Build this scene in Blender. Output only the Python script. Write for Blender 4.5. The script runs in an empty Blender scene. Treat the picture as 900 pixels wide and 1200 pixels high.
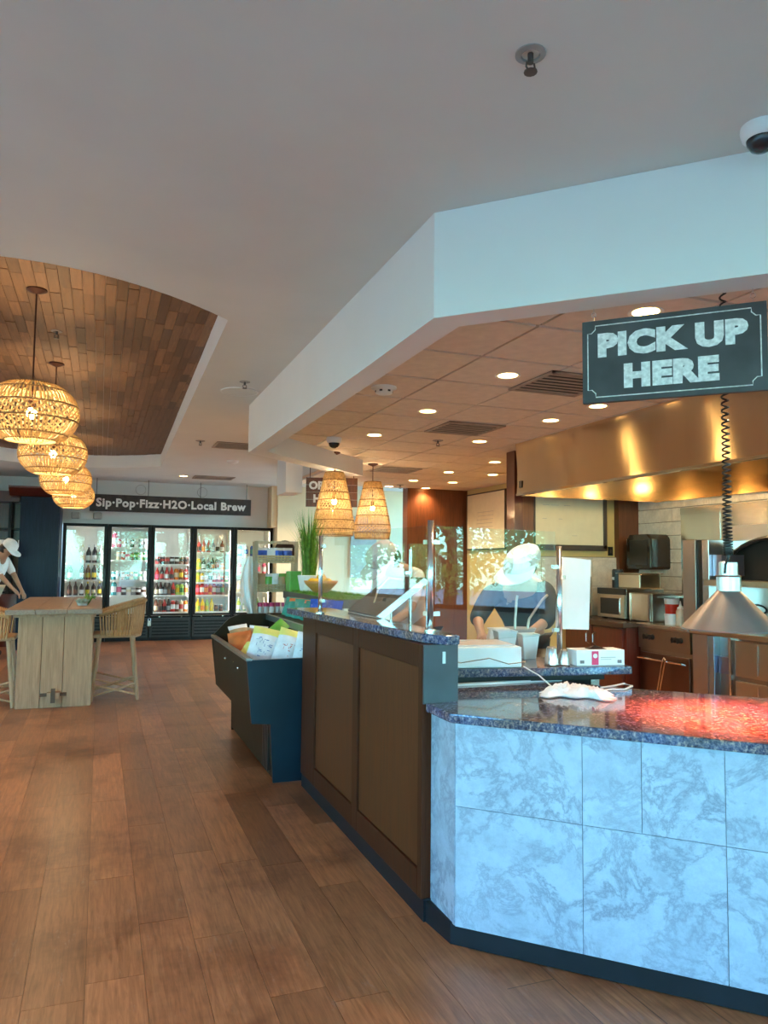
import bpy, bmesh, math, random
from mathutils import Vector, Matrix
from mathutils import noise as mnoise
from mathutils.geometry import tessellate_polygon
R = random.Random(7)
PI = math.pi
S = bpy.context.scene
COL = S.collection

# ------------------------------------------------------------ camera, view, sky, sun
F_PX, CAM_H, HORIZON, VPX, ROLL = 880.0, 1.5, 660.0, 118.0, 0.010
_pitch = math.atan((HORIZON - 600) / F_PX)
_yaw = math.atan((450 - VPX) / F_PX * math.cos(_pitch))
FWD = Vector((math.sin(_yaw) * math.cos(_pitch), math.cos(_yaw) * math.cos(_pitch), math.sin(_pitch)))
_r0 = Vector((math.cos(_yaw), -math.sin(_yaw), 0)); _u0 = _r0.cross(FWD)
RGT = _r0 * math.cos(ROLL) + _u0 * math.sin(ROLL)
UPV = -_r0 * math.sin(ROLL) + _u0 * math.cos(ROLL)
EYE = Vector((0, 0, CAM_H))
cd = bpy.data.cameras.new('camera'); cam = bpy.data.objects.new('camera', cd); COL.objects.link(cam)
cd.sensor_fit = 'HORIZONTAL'; cd.sensor_width = 36; cd.lens = 36 * F_PX / 900; cd.clip_start = .05; cd.clip_end = 300
cam.matrix_world = Matrix(((RGT.x, UPV.x, -FWD.x, 0), (RGT.y, UPV.y, -FWD.y, 0), (RGT.z, UPV.z, -FWD.z, CAM_H), (0, 0, 0, 1)))
S.camera = cam
vs = S.view_settings
vs.view_transform = 'Standard'; vs.look = 'None'; vs.gamma = 1; vs.use_curve_mapping = False
vs.exposure = 1.0
try:
    S.cycles.use_denoising = True
    S.cycles.max_bounces = 10; S.cycles.transparent_max_bounces = 16; S.cycles.diffuse_bounces = 5
    S.cycles.sample_clamp_indirect = 6
except Exception:
    pass
W = bpy.data.worlds.new('sky'); S.world = W; W.use_nodes = True
_n = W.node_tree.nodes; _bg = _n['Background']
_sky = _n.new('ShaderNodeTexSky'); _sky.sky_type = 'NISHITA'; _sky.sun_disc = False
_sky.sun_elevation = math.radians(52); _sky.sun_rotation = math.radians(20); _sky.ozone_density = 3.0; _sky.air_density = 1.0; _sky.dust_density = .6
_tn = _n.new('ShaderNodeMixRGB'); _tn.blend_type = 'MULTIPLY'; _tn.inputs[0].default_value = 1; _tn.inputs[2].default_value = (.43, .93, 1.06, 1)
W.node_tree.links.new(_sky.outputs[0], _tn.inputs[1]); W.node_tree.links.new(_tn.outputs[0], _bg.inputs[0]); _bg.inputs[1].default_value = 1.75
_l = bpy.data.lights.new('sun', 'SUN'); _l.energy = 8; _l.angle = .01; _l.color = (1, .94, .85)
_o = bpy.data.objects.new('sun', _l); COL.objects.link(_o); _o.rotation_euler = (math.radians(-36), math.radians(-12), 0)

def ray(x, y): return FWD + RGT * ((x - 450) / F_PX) - UPV * ((y - 600) / F_PX)
def atZ(x, y, z): d = ray(x, y); return EYE + d * ((z - CAM_H) / d.z)
def atY(x, y, Y): d = ray(x, y); return EYE + d * (Y / d.y)
def atX(x, y, X): d = ray(x, y); return EYE + d * (X / d.x)

# ------------------------------------------------------------ materials
M = {}
def _nt(name):
    m = bpy.data.materials.new(name); m.use_nodes = True
    return m, m.node_tree.nodes, m.node_tree.links, m.node_tree.nodes['Principled BSDF']
def ramp(nodes, stops):
    r = nodes.new('ShaderNodeValToRGB'); e = r.color_ramp.elements
    while len(e) < len(stops): e.new(.5)
    for el, (p, c) in zip(e, stops): el.position = p; el.color = (*c, 1)
    return r
def mat(name, col, rough=.5, metal=0.0, var=.12, scale=9.0, bump=0.0, emit=0.0, ecol=None, coat=0.0, stretch=(1, 1, 1), spec=None, trans=0.0):
    if name in M: return M[name]
    m, n, l, b = _nt(name)
    tc = n.new('ShaderNodeTexCoord'); mp = n.new('ShaderNodeMapping'); mp.inputs['Scale'].default_value = stretch
    nz = n.new('ShaderNodeTexNoise'); nz.inputs['Scale'].default_value = scale; nz.inputs['Detail'].default_value = 4
    l.new(tc.outputs['Object'], mp.inputs[0]); l.new(mp.outputs[0], nz.inputs['Vector'])
    lo = tuple(c * (1 - var) for c in col); hi = tuple(min(1, c * (1 + var)) for c in col)
    rp = ramp(n, [(.3, lo), (.7, hi)]); l.new(nz.outputs['Fac'], rp.inputs[0]); l.new(rp.outputs[0], b.inputs['Base Color'])
    b.inputs['Roughness'].default_value = rough; b.inputs['Metallic'].default_value = metal
    if coat: b.inputs['Coat Weight'].default_value = coat; b.inputs['Coat Roughness'].default_value = .08
    if spec is not None: b.inputs['Specular IOR Level'].default_value = spec
    if bump:
        bp = n.new('ShaderNodeBump'); bp.inputs['Strength'].default_value = bump; bp.inputs['Distance'].default_value = .01
        l.new(nz.outputs['Fac'], bp.inputs['Height']); l.new(bp.outputs[0], b.inputs['Normal'])
    if emit:
        b.inputs['Emission Color'].default_value = (*(ecol or col), 1); b.inputs['Emission Strength'].default_value = emit
    if trans:
        tr = n.new('ShaderNodeBsdfTranslucent'); mx = n.new('ShaderNodeMixShader'); mx.inputs[0].default_value = trans
        l.new(rp.outputs[0], tr.inputs[0]); l.new(b.outputs[0], mx.inputs[1]); l.new(tr.outputs[0], mx.inputs[2])
        l.new(mx.outputs[0], n['Material Output'].inputs[0])
    M[name] = m; return m

def wood(name, c0, c1, axis=1, rough=.45, scale=3.0, grain=14.0, coat=0.0, randvar=.25, worn=False, planks=None, spec=.5, relief=.15):
    m, n, l, b = _nt(name)
    tc = n.new('ShaderNodeTexCoord'); oi = n.new('ShaderNodeObjectInfo')
    mp = n.new('ShaderNodeMapping'); sc = [grain] * 3; sc[axis] = grain * .07
    mp.inputs['Scale'].default_value = sc
    ad = n.new('ShaderNodeVectorMath'); ad.operation = 'ADD'
    ml = n.new('ShaderNodeVectorMath'); ml.operation = 'SCALE'; ml.inputs['Scale'].default_value = 37.0
    cb = n.new('ShaderNodeCombineXYZ')
    for k in range(3): l.new(oi.outputs['Random'], cb.inputs[k])
    l.new(cb.outputs[0], ml.inputs[0]); l.new(tc.outputs['Object'], ad.inputs[0]); l.new(ml.outputs[0], ad.inputs[1]); l.new(ad.outputs[0], mp.inputs[0])
    nz = n.new('ShaderNodeTexNoise'); nz.inputs['Scale'].default_value = scale; nz.inputs['Detail'].default_value = 7; nz.inputs['Roughness'].default_value = .65; nz.inputs['Distortion'].default_value = .6
    l.new(mp.outputs[0], nz.inputs['Vector'])
    rp = ramp(n, [(.28, c0), (.72, c1)]); l.new(nz.outputs['Fac'], rp.inputs[0])
    hs = n.new('ShaderNodeHueSaturation')
    mr = n.new('ShaderNodeMapRange'); mr.inputs['To Min'].default_value = 1 - randvar; mr.inputs['To Max'].default_value = 1 + randvar
    l.new(oi.outputs['Random'], mr.inputs[0]); l.new(mr.outputs[0], hs.inputs['Value']); l.new(rp.outputs[0], hs.inputs['Color'])
    out = hs.outputs[0]
    if planks:
        bk = n.new('ShaderNodeTexBrick'); bk.inputs['Scale'].default_value = 1; bk.inputs['Brick Width'].default_value = planks[1]; bk.inputs['Row Height'].default_value = planks[0]
        bk.inputs['Mortar Size'].default_value = .002; bk.inputs['Color1'].default_value = (.8, .8, .8, 1); bk.inputs['Color2'].default_value = (1.15, 1.15, 1.15, 1); bk.inputs['Mortar'].default_value = (.3, .3, .3, 1)
        mp2 = n.new('ShaderNodeMapping'); mp2.inputs['Rotation'].default_value = (0, 0, PI / 2); l.new(tc.outputs['Object'], mp2.inputs[0]); l.new(mp2.outputs[0], bk.inputs['Vector'])
        mx = n.new('ShaderNodeMixRGB'); mx.blend_type = 'MULTIPLY'; mx.inputs[0].default_value = 1; l.new(out, mx.inputs[1]); l.new(bk.outputs['Color'], mx.inputs[2]); out = mx.outputs[0]
    if worn:
        ge = n.new('ShaderNodeNewGeometry'); n2 = n.new('ShaderNodeTexNoise'); n2.inputs['Scale'].default_value = 1.3; n2.inputs['Detail'].default_value = 5; n2.inputs['Roughness'].default_value = .7
        l.new(ge.outputs['Position'], n2.inputs['Vector'])
        r2 = ramp(n, [(.33, (.52, .45, .44)), (.50, (1, 1, 1)), (.75, (1.15, 1.12, 1.08))]); l.new(n2.outputs['Fac'], r2.inputs[0])
        mx = n.new('ShaderNodeMixRGB'); mx.blend_type = 'MULTIPLY'; mx.inputs[0].default_value = 1; l.new(out, mx.inputs[1]); l.new(r2.outputs[0], mx.inputs[2]); out = mx.outputs[0]
        n3 = n.new('ShaderNodeTexNoise'); n3.inputs['Scale'].default_value = 9; n3.inputs['Detail'].default_value = 6; n3.inputs['Roughness'].default_value = .8
        mp3 = n.new('ShaderNodeMapping'); mp3.inputs['Scale'].default_value = (1.6, .45, 1); l.new(ge.outputs['Position'], mp3.inputs[0]); l.new(mp3.outputs[0], n3.inputs['Vector'])
        r3 = ramp(n, [(.60, (0, 0, 0)), (.70, (.5, .5, .5))]); l.new(n3.outputs['Fac'], r3.inputs[0])
        mx2 = n.new('ShaderNodeMixRGB'); mx2.inputs[2].default_value = (.30, .24, .22, 1); l.new(r3.outputs[0], mx2.inputs[0]); l.new(out, mx2.inputs[1]); out = mx2.outputs[0]
    l.new(out, b.inputs['Base Color'])
    rr = n.new('ShaderNodeMapRange'); rr.inputs['To Min'].default_value = rough * .8; rr.inputs['To Max'].default_value = rough * 1.25
    l.new(nz.outputs['Fac'], rr.inputs[0]); l.new(rr.outputs[0], b.inputs['Roughness'])
    bp = n.new('ShaderNodeBump'); bp.inputs['Strength'].default_value = relief; bp.inputs['Distance'].default_value = .004
    l.new(nz.outputs['Fac'], bp.inputs['Height']); l.new(bp.outputs[0], b.inputs['Normal'])
    b.inputs['Specular IOR Level'].default_value = spec
    if coat: b.inputs['Coat Weight'].default_value = coat; b.inputs['Coat Roughness'].default_value = .15
    M[name] = m; return m

def marble(name, base, vein, scale=3.0, rough=.25):
    m, n, l, b = _nt(name)
    tc = n.new('ShaderNodeTexCoord'); oi = n.new('ShaderNodeObjectInfo'); ad = n.new('ShaderNodeVectorMath'); ad.operation = 'ADD'
    cb = n.new('ShaderNodeCombineXYZ'); ml = n.new('ShaderNodeMath'); ml.operation = 'MULTIPLY'; ml.inputs[1].default_value = 23
    l.new(oi.outputs['Random'], ml.inputs[0])
    for k in range(3): l.new(ml.outputs[0], cb.inputs[k])
    l.new(tc.outputs['Object'], ad.inputs[0]); l.new(cb.outputs[0], ad.inputs[1])
    nz = n.new('ShaderNodeTexNoise'); nz.inputs['Scale'].default_value = scale * 1.2; nz.inputs['Detail'].default_value = 12; nz.inputs['Roughness'].default_value = .68; nz.inputs['Distortion'].default_value = .35
    mp = n.new('ShaderNodeMapping'); mp.inputs['Rotation'].default_value = (.3, .7, .4); mp.inputs['Scale'].default_value = (1, 1.7, 1); l.new(ad.outputs[0], mp.inputs[0]); l.new(mp.outputs[0], nz.inputs['Vector'])
    sb = n.new('ShaderNodeMath'); sb.operation = 'SUBTRACT'; sb.inputs[1].default_value = .5; ab = n.new('ShaderNodeMath'); ab.operation = 'ABSOLUTE'
    l.new(nz.outputs['Fac'], sb.inputs[0]); l.new(sb.outputs[0], ab.inputs[0])
    r1 = ramp(n, [(0, (1, 1, 1)), (.012, (.55, .55, .55)), (.05, (0, 0, 0))]); l.new(ab.outputs[0], r1.inputs[0])
    n2 = n.new('ShaderNodeTexNoise'); n2.inputs['Scale'].default_value = scale * .55; n2.inputs['Detail'].default_value = 4; l.new(ad.outputs[0], n2.inputs['Vector'])
    r2 = ramp(n, [(.36, (.40, .40, .40)), (.66, (.9, .9, .9))]); l.new(n2.outputs['Fac'], r2.inputs[0])
    mu = n.new('ShaderNodeMath'); mu.operation = 'MULTIPLY'; l.new(r1.outputs[0], mu.inputs[0]); l.new(r2.outputs[0], mu.inputs[1])
    n4 = n.new('ShaderNodeTexNoise'); n4.inputs['Scale'].default_value = scale * 2.2; n4.inputs['Detail'].default_value = 9; n4.inputs['Roughness'].default_value = .75; l.new(ad.outputs[0], n4.inputs['Vector'])
    r4 = ramp(n, [(.34, tuple(c * .76 for c in base)), (.58, base)]); l.new(n4.outputs['Fac'], r4.inputs[0])
    mx = n.new('ShaderNodeMixRGB'); mx.inputs[2].default_value = (*vein, 1)
    l.new(mu.outputs[0], mx.inputs[0]); l.new(r4.outputs[0], mx.inputs[1]); l.new(mx.outputs[0], b.inputs['Base Color'])
    b.inputs['Roughness'].default_value = rough
    M[name] = m; return m

def granite(name):
    m, n, l, b = _nt(name)
    tc = n.new('ShaderNodeTexCoord')
    nz = n.new('ShaderNodeTexNoise'); nz.inputs['Scale'].default_value = 70; nz.inputs['Detail'].default_value = 5; nz.inputs['Roughness'].default_value = .75
    n2 = n.new('ShaderNodeTexNoise'); n2.inputs['Scale'].default_value = 5; n2.inputs['Detail'].default_value = 5; n2.inputs['Distortion'].default_value = 1.2
    l.new(tc.outputs['Object'], nz.inputs['Vector']); l.new(tc.outputs['Object'], n2.inputs['Vector'])
    r1 = ramp(n, [(.36, (.012, .016, .035)), (.47, (.06, .085, .15)), (.55, (.17, .17, .20)), (.68, (.50, .46, .43))])
    l.new(nz.outputs['Fac'], r1.inputs[0])
    r2 = ramp(n, [(.35, (.75, .85, 1.15)), (.65, (1.1, .85, .62))]); l.new(n2.outputs['Fac'], r2.inputs[0])
    mx = n.new('ShaderNodeMixRGB'); mx.blend_type = 'MULTIPLY'; mx.inputs[0].default_value = 1
    l.new(r1.outputs[0], mx.inputs[1]); l.new(r2.outputs[0], mx.inputs[2]); l.new(mx.outputs[0], b.inputs['Base Color'])
    b.inputs['Roughness'].default_value = .07; b.inputs['Specular IOR Level'].default_value = .7
    M[name] = m; return m

def glass(name, tint=(.93, .97, .97), f0=.05):
    m, n, l, b = _nt(name); n.remove(b)
    lw = n.new('ShaderNodeLayerWeight'); lw.inputs['Blend'].default_value = .5
    pw = n.new('ShaderNodeMath'); pw.operation = 'POWER'; pw.inputs[1].default_value = 5; l.new(lw.outputs['Facing'], pw.inputs[0])
    mr = n.new('ShaderNodeMapRange'); mr.inputs['To Min'].default_value = f0; mr.inputs['To Max'].default_value = 1; l.new(pw.outputs[0], mr.inputs[0])
    nz = n.new('ShaderNodeTexNoise'); nz.inputs['Scale'].default_value = 3; tc = n.new('ShaderNodeTexCoord'); l.new(tc.outputs['Object'], nz.inputs['Vector'])
    rp = ramp(n, [(0, tint), (1, tuple(min(1, t * 1.02) for t in tint))]); l.new(nz.outputs['Fac'], rp.inputs[0])
    t = n.new('ShaderNodeBsdfTransparent'); g = n.new('ShaderNodeBsdfGlossy'); g.inputs['Roughness'].default_value = .0
    l.new(rp.outputs[0], t.inputs[0])
    mx = n.new('ShaderNodeMixShader'); l.new(mr.outputs[0], mx.inputs[0]); l.new(t.outputs[0], mx.inputs[1]); l.new(g.outputs[0], mx.inputs[2])
    l.new(mx.outputs[0], n['Material Output'].inputs[0])
    M[name] = m; return m

def steel(name, col, rough=.25, bump=.25, stretch=(1, 1, 1), scale=3.0):
    m = mat(name, col, rough, 1.0, .06, scale, bump, stretch=stretch); return m

def emis(name, col, strength):
    m = mat(name, (.8, .8, .8), .5, emit=strength, ecol=col); return m

white_paint = mat('white_paint', (.74, .74, .72), .7, var=.03, scale=2)
ceil_paint = mat('ceiling_paint', (.70, .72, .69), .75, var=.04, scale=1.5)
soffit_paint = mat('soffit_paint', (.80, .82, .81), .6, var=.02, scale=2)
cream_paint = mat('cream_paint', (.82, .64, .40), .7, var=.05, scale=2)
yellow_paint = mat('yellow_paint', (.66, .50, .20), .6, var=.05, scale=2)
brown_wood = wood('brown_panel_wood', (.10, .030, .010), (.20, .062, .022), 2, .35, coat=.1)
floor_wood = wood('floor_wood', (.19, .072, .031), (.43, .19, .09), 1, .30, grain=22, relief=.03, worn=True, randvar=.26)
floor_base = wood('floor_base_wood', (.19, .072, .031), (.43, .19, .09), 1, .34, grain=20, worn=True, randvar=0, planks=(.2, 1.22))
cove_wood = wood('cove_wood', (.125, .066, .034), (.25, .142, .076), 1, .6, randvar=.38)
table_top_wood = wood('table_top_wood', (.20, .11, .065), (.36, .23, .15), 1, .4, randvar=.12)
table_leg_wood = wood('table_leg_wood', (.32, .165, .085), (.54, .32, .18), 2, .65, randvar=.12)
counter_wood = wood('counter_wood', (.045, .012, .005), (.085, .024, .010), 2, .45, randvar=.05, spec=.12)
panel_wood = wood('counter_panel_wood', (.080, .023, .008), (.15, .046, .017), 2, .40, randvar=.08, spec=.15)
mahogany = wood('mahogany', (.06, .012, .008), (.12, .026, .016), 2, .3, coat=.3, randvar=.05)
rack_wood = wood('rack_wood', (.28, .22, .15), (.45, .37, .26), 2, .6)
chair_rattan = wood('chair_rattan', (.28, .13, .05), (.58, .33, .14), 2, .5, grain=30)
stool_wood = wood('stool_wood', (.32, .18, .09), (.52, .33, .19), 2, .55)
marble_tile = marble('marble_tile', (.40, .49, .62), (.17, .21, .28), 4.0, .2)
marble_wall = marble('marble_wall', (.80, .73, .62), (.60, .53, .44), 3.5, .3)
granite_m = granite('granite')
glass_m = glass('clear_glass'); door_glass = glass('cooler_door_glass', (.95, .97, .97), .04); window_glass = glass('window_glass', (.97, .98, .98), .03)
black_paint = mat('black_paint', (.010, .009, .009), .38, var=.2, spec=.2)
black_plastic = mat('black_plastic', (.016, .014, .013), .3, var=.2)
kick_m = mat('kick_black', (.008, .011, .016), .5, var=.2, spec=.3)
case_front = mat('case_front_black', (.026, .017, .009), .42, var=.2, spec=.12)
case_end = mat('case_end_blue_black', (.006, .020, .032), .35, var=.25, scale=3, spec=.3)
cab_blue = wood('dark_cabinet', (.004, .008, .022), (.010, .018, .048), 2, .3, randvar=0, spec=.15)
steel_m = steel('stainless', (.62, .58, .52), .27)
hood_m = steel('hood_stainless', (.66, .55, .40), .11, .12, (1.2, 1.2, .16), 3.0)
post_m = steel('post_steel', (.78, .80, .82), .22, .05)
chrome = steel('chrome', (.8, .8, .8), .1, 0)
lamp_m = mat('lamp_shade_grey', (.40, .36, .34), .34, .75, var=.06)
rattan = mat('rattan_weave', (.82, .60, .30), .55, var=.3, scale=40, trans=.5)
rattan_dark = mat('rattan_ring', (.34, .19, .07), .6, var=.3, scale=40)
bronze = mat('bronze', (.06, .02, .012), .4, .5)
white_plastic = mat('white_plastic', (.78, .80, .80), .35, var=.04)
frost = mat('frosted_plastic', (.62, .66, .70), .4, var=.06)
paper = mat('white_paper', (.86, .88, .90), .7, var=.03)
chalk_board = mat('chalkboard', (.075, .076, .078), .8, var=.3, scale=5)
chalk = mat('chalk_white', (.80, .80, .78), .9, var=.25, scale=60)
cooler_white = mat('cooler_liner', (.82, .80, .74), .5, var=.03)
sign_dark = mat('sign_dark', (.042, .034, .030), .7, var=.3)
sign_text = mat('sign_lettering', (.75, .73, .69), .7, var=.1)
warm_e = emis('downlight_glow', (1, .60, .20), 13)
bulb_e = emis('bulb_glow', (1, .66, .25), 30)
cool_strip = emis('cooler_strip_glow', (.92, .96, 1.0), 9)
warm_strip = emis('cooler_strip_warm_glow', (1, .88, .66), 9)
red_e = emis('heat_bulb_glow', (1, .06, .02), 30)
grid_m = mat('ceiling_grid', (.40, .33, .26), .6)
tile_m = mat('ceiling_tile', (.74, .66, .56), .85, var=.07, scale=12)
grass_m = mat('grass_green', (.13, .30, .035), .5, var=.5, scale=20, trans=.2)
leaf_m = mat('leaf_green', (.32, .50, .13), .5, var=.5, scale=3, trans=.4)
bark = mat('bark', (.14, .09, .06), .9, var=.3)
pave = mat('pavement', (.20, .20, .20), .9, var=.15, scale=2)
skin = mat('skin', (.42, .22, .14), .5, var=.06)

# ------------------------------------------------------------ mesh builder
class MB:
    def __init__(s): s.v = []; s.f = []; s.mi = []; s.m = 0; s.sm = []; s.smooth = False
    def add(s, vs, fs):
        o = len(s.v); s.v += [Vector(v) for v in vs]; s.f += [tuple(i + o for i in f) for f in fs]
        s.mi += [s.m] * len(fs); s.sm += [s.smooth] * len(fs); return s
    def box(s, c, d, rz=0, rot=None):
        x, y, z = [k / 2 for k in d]
        vs = [Vector((a * x, b * y, e * z)) for a in (-1, 1) for b in (-1, 1) for e in (-1, 1)]
        q = rot if rot else Matrix.Rotation(rz, 3, 'Z')
        return s.add([q @ v + Vector(c) for v in vs], [(0, 1, 3, 2), (4, 6, 7, 5), (0, 4, 5, 1), (2, 3, 7, 6), (0, 2, 6, 4), (1, 5, 7, 3)])
    def bx(s, x0, x1, y0, y1, z0, z1): return s.box(((x0 + x1) / 2, (y0 + y1) / 2, (z0 + z1) / 2), (x1 - x0, y1 - y0, z1 - z0))
    def prism(s, poly, z0, z1):
        a = sum(p[0] * q[1] - q[0] * p[1] for p, q in zip(poly, poly[1:] + poly[:1]))
        if a < 0: poly = poly[::-1]
        n = len(poly); vs = [(p[0], p[1], z0) for p in poly] + [(p[0], p[1], z1) for p in poly]
        tri = tessellate_polygon([[Vector((p[0], p[1], 0)) for p in poly]])
        fs = []
        for t in tri:
            A, B, C = [poly[i] for i in t]
            if (B[0] - A[0]) * (C[1] - A[1]) - (B[1] - A[1]) * (C[0] - A[0]) < 0: t = t[::-1]
            fs.append(tuple(i + n for i in t)); fs.append(tuple(t[::-1]))
        fs += [(i, (i + 1) % n, (i + 1) % n + n, i + n) for i in range(n)]
        return s.add(vs, fs)
    def extr(s, prof, axis, a, b):   # 2-D profile swept along X (axis 0: prof=(y,z)) or Y (axis 1: prof=(x,z))
        k = len(s.v); s.prism(prof, a, b)
        for i in range(k, len(s.v)):
            p = s.v[i]; s.v[i] = Vector((p.z, p.x, p.y)) if axis == 0 else Vector((p.x, p.z, p.y))
        if axis == 1:
            for i in range(len(s.f) - 1, -1, -1):
                if min(s.f[i]) < k: break
                s.f[i] = s.f[i][::-1]
        return s
    def tube(s, pts, r, n=8, closed=False, caps=True):
        pts = [Vector(p) for p in pts]; N = len(pts); rr = r if isinstance(r, (list, tuple)) else [r] * N
        vs = []; prev = None
        for i, p in enumerate(pts):
            a = pts[i - 1] if (i or closed) else p; b = pts[(i + 1) % N] if (i < N - 1 or closed) else p
            t = (b - a); t = t.normalized() if t.length > 1e-9 else Vector((0, 0, 1))
            if prev is None:
                u = t.cross(Vector((0, 0, 1)));
                if u.length < 1e-3: u = t.cross(Vector((1, 0, 0)))
            else: u = prev - t * prev.dot(t)
            u.normalize(); prev = u; w = t.cross(u)
            vs += [p + (u * math.cos(2 * PI * k / n) + w * math.sin(2 * PI * k / n)) * rr[i] for k in range(n)]
        fs = []
        for i in range(N if closed else N - 1):
            j = (i + 1) % N
            fs += [(i * n + k, i * n + (k + 1) % n, j * n + (k + 1) % n, j * n + k) for k in range(n)]
        if caps and not closed: fs += [tuple(range(n))[::-1], tuple((N - 1) * n + k for k in range(n))]
        return s.add(vs, fs)
    def lathe(s, prof, c=(0, 0, 0), n=16, mats=None, sx=1, sy=1):
        c = Vector(c); m0 = s.m
        for i in range(len(prof) - 1):
            (r0, z0), (r1, z1) = prof[i], prof[i + 1]
            if mats: s.m = mats[i]
            vs = []
            for r, z in ((r0, z0), (r1, z1)):
                vs += [c + Vector((r * sx * math.cos(2 * PI * k / n), r * sy * math.sin(2 * PI * k / n), z)) for k in range(n)]
            s.add(vs, [(k, (k + 1) % n, n + (k + 1) % n, n + k) for k in range(n)])
        s.m = m0; return s
    def ball(s, c, r, n=12, m=8, sc=(1, 1, 1)):
        prof = [(r * math.sin(PI * i / m) + 1e-5, -r * math.cos(PI * i / m)) for i in range(m + 1)]
        k = len(s.v); s.lathe(prof, (0, 0, 0), n); c = Vector(c)
        for i in range(k, len(s.v)): v = s.v[i]; s.v[i] = Vector((v.x * sc[0], v.y * sc[1], v.z * sc[2])) + c
        return s
    def build(s, name, mats, parent=None, world=False, bevel=0, smooth=None):
        me = bpy.data.meshes.new(name)
        vs = s.v
        if parent is not None and world:
            inv = parent.matrix_basis.inverted(); vs = [inv @ v for v in vs]
        me.from_pydata([tuple(v) for v in vs], [], s.f)
        if not isinstance(mats, (list, tuple)): mats = [mats]
        for m in mats: me.materials.append(m)
        me.polygons.foreach_set('material_index', s.mi)
        me.polygons.foreach_set('use_smooth', [True] * len(s.f) if smooth else s.sm)
        if smooth:
            bm = bmesh.new(); bm.from_mesh(me); bmesh.ops.remove_doubles(bm, verts=bm.verts, dist=1e-5); bm.to_mesh(me); bm.free()
        me.update()
        o = bpy.data.objects.new(name, me); COL.objects.link(o)
        if parent is not None: o.parent = parent
        if bevel:
            b = o.modifiers.new('bevel', 'BEVEL'); b.width = bevel; b.segments = 2; b.limit_method = 'ANGLE'; b.angle_limit = .7
        return o

def tag(o, label, cat, group=None):
    o['label'] = label; o['category'] = cat
    if group: o['group'] = group
    return o
def thing(name, label, cat, loc=(0, 0, 0), rz=0, group=None):
    o = bpy.data.objects.new(name, None); COL.objects.link(o); o.location = loc; o.rotation_euler = (0, 0, rz)
    o.empty_display_size = .1
    o.matrix_basis = Matrix.Translation(Vector(loc)) @ Matrix.Rotation(rz, 4, 'Z')
    return tag(o, label, cat, group)
def struct(o): o['kind'] = 'structure'; return o
def copy_thing(src, loc, rz, label, group=None):
    r = src.copy(); COL.objects.link(r); r.location = loc; r.rotation_euler = (0, 0, rz); r['label'] = label
    if group: r['group'] = group
    for ch in list(src.children):
        c = ch.copy(); COL.objects.link(c); c.parent = r
        for g in list(ch.children): d = g.copy(); COL.objects.link(d); d.parent = c
    return r
def text(name, s, size, m, parent, loc, rot=(PI / 2, 0, 0), extrude=.001, offset=0.0, align='CENTER', space=1.0, sx=1.0):
    c = bpy.data.curves.new(name, 'FONT'); c.body = s; c.size = size; c.extrude = extrude; c.offset = offset; c.align_x = align; c.align_y = 'CENTER'
    c.space_character = space; c.resolution_u = 3; c.materials.append(m)
    o = bpy.data.objects.new(name, c); COL.objects.link(o); bpy.context.view_layer.update(); me = bpy.data.meshes.new_from_object(o.evaluated_get(bpy.context.evaluated_depsgraph_get())); bpy.data.objects.remove(o); bpy.data.curves.remove(c)
    o = bpy.data.objects.new(name, me); COL.objects.link(o); o.parent = parent; o.location = loc; o.rotation_euler = rot; o.scale = (sx, 1, 1); return o
def light(name, kind, loc, energy, col, parent=None, **k):
    d = bpy.data.lights.new(name, kind); d.energy = energy; d.color = col
    for a, b in k.items(): setattr(d, a, b)
    o = bpy.data.objects.new(name, d); COL.objects.link(o); o.location = loc
    if parent: o.parent = parent
    return o
ORD = ['first', 'second', 'third', 'fourth', 'fifth', 'sixth', 'seventh', 'eighth', 'ninth', 'tenth', 'eleventh', 'twelfth']

# ============================================================ SETTING
# --- floor and its planks
fl = struct(MB().bx(-4.2, 7.2, -5.2, 15.6, -.12, -.006).build('floor', floor_base))
pm = {}
def plank_mesh(L):
    if L not in pm:
        b = MB().box((0, 0, -.003), (.1984, L - .002, .006)); o = b.build('plank', floor_wood); pm[L] = o.data; bpy.data.objects.remove(o)
    return pm[L]
cnt = 0
for ix in range(18):
    x = -2.1 + .2 * ix; y = -1 + R.choice((0, .2, .4, .6, .8, 1.0)); y1 = 15.0 if x < 1.5 else 1.2
    while y < 15.0:
        L = R.choice((.92, 1.22, 1.22, 1.22)); yc = y + L / 2; y += L
        if yc > 14.9 or yc < 1.0 or x > 1.32 + .0 * yc or x < -.5 - .13 * yc: continue
        o = bpy.data.objects.new('plank', plank_mesh(L)); COL.objects.link(o); o.parent = fl; o.location = (x, yc, 0); cnt += 1

# --- main ceiling with the recessed wooden cove
COVE_Z = 3.2
def arc(p0, pm_, p1, n):
    out = []
    for i in range(n):
        t = i / n; out.append(tuple((1 - t) ** 2 * a + 2 * t * (1 - t) * (2 * m - .5 * (a + c)) + t * t * c for a, m, c in zip(p0, pm_, p1)))
    return out
cove = arc((-1.75, 4.77), (-.45, 4.07), (.82, 4.77), 20) + arc((.85, 12.35), (-.45, 13.0), (-1.75, 12.35), 20)
cove_h = cove
outer = [(-4.2, -5.2), (7.2, -5.2), (7.2, 15.6), (-4.2, 15.6)]
b = MB()
allp = outer + cove_h[::-1]
tri = tessellate_polygon([[Vector((*p, 0)) for p in outer], [Vector((*p, 0)) for p in cove_h[::-1]]])
fs = []
for t in tri:
    A, B, C = [allp[i] for i in t]
    if (B[0] - A[0]) * (C[1] - A[1]) - (B[1] - A[1]) * (C[0] - A[0]) > 0: t = t[::-1]
    fs.append(tuple(t))
b.add([(*p, 3.0) for p in allp], fs)
ceiling = struct(b.build('ceiling', ceil_paint))
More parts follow.
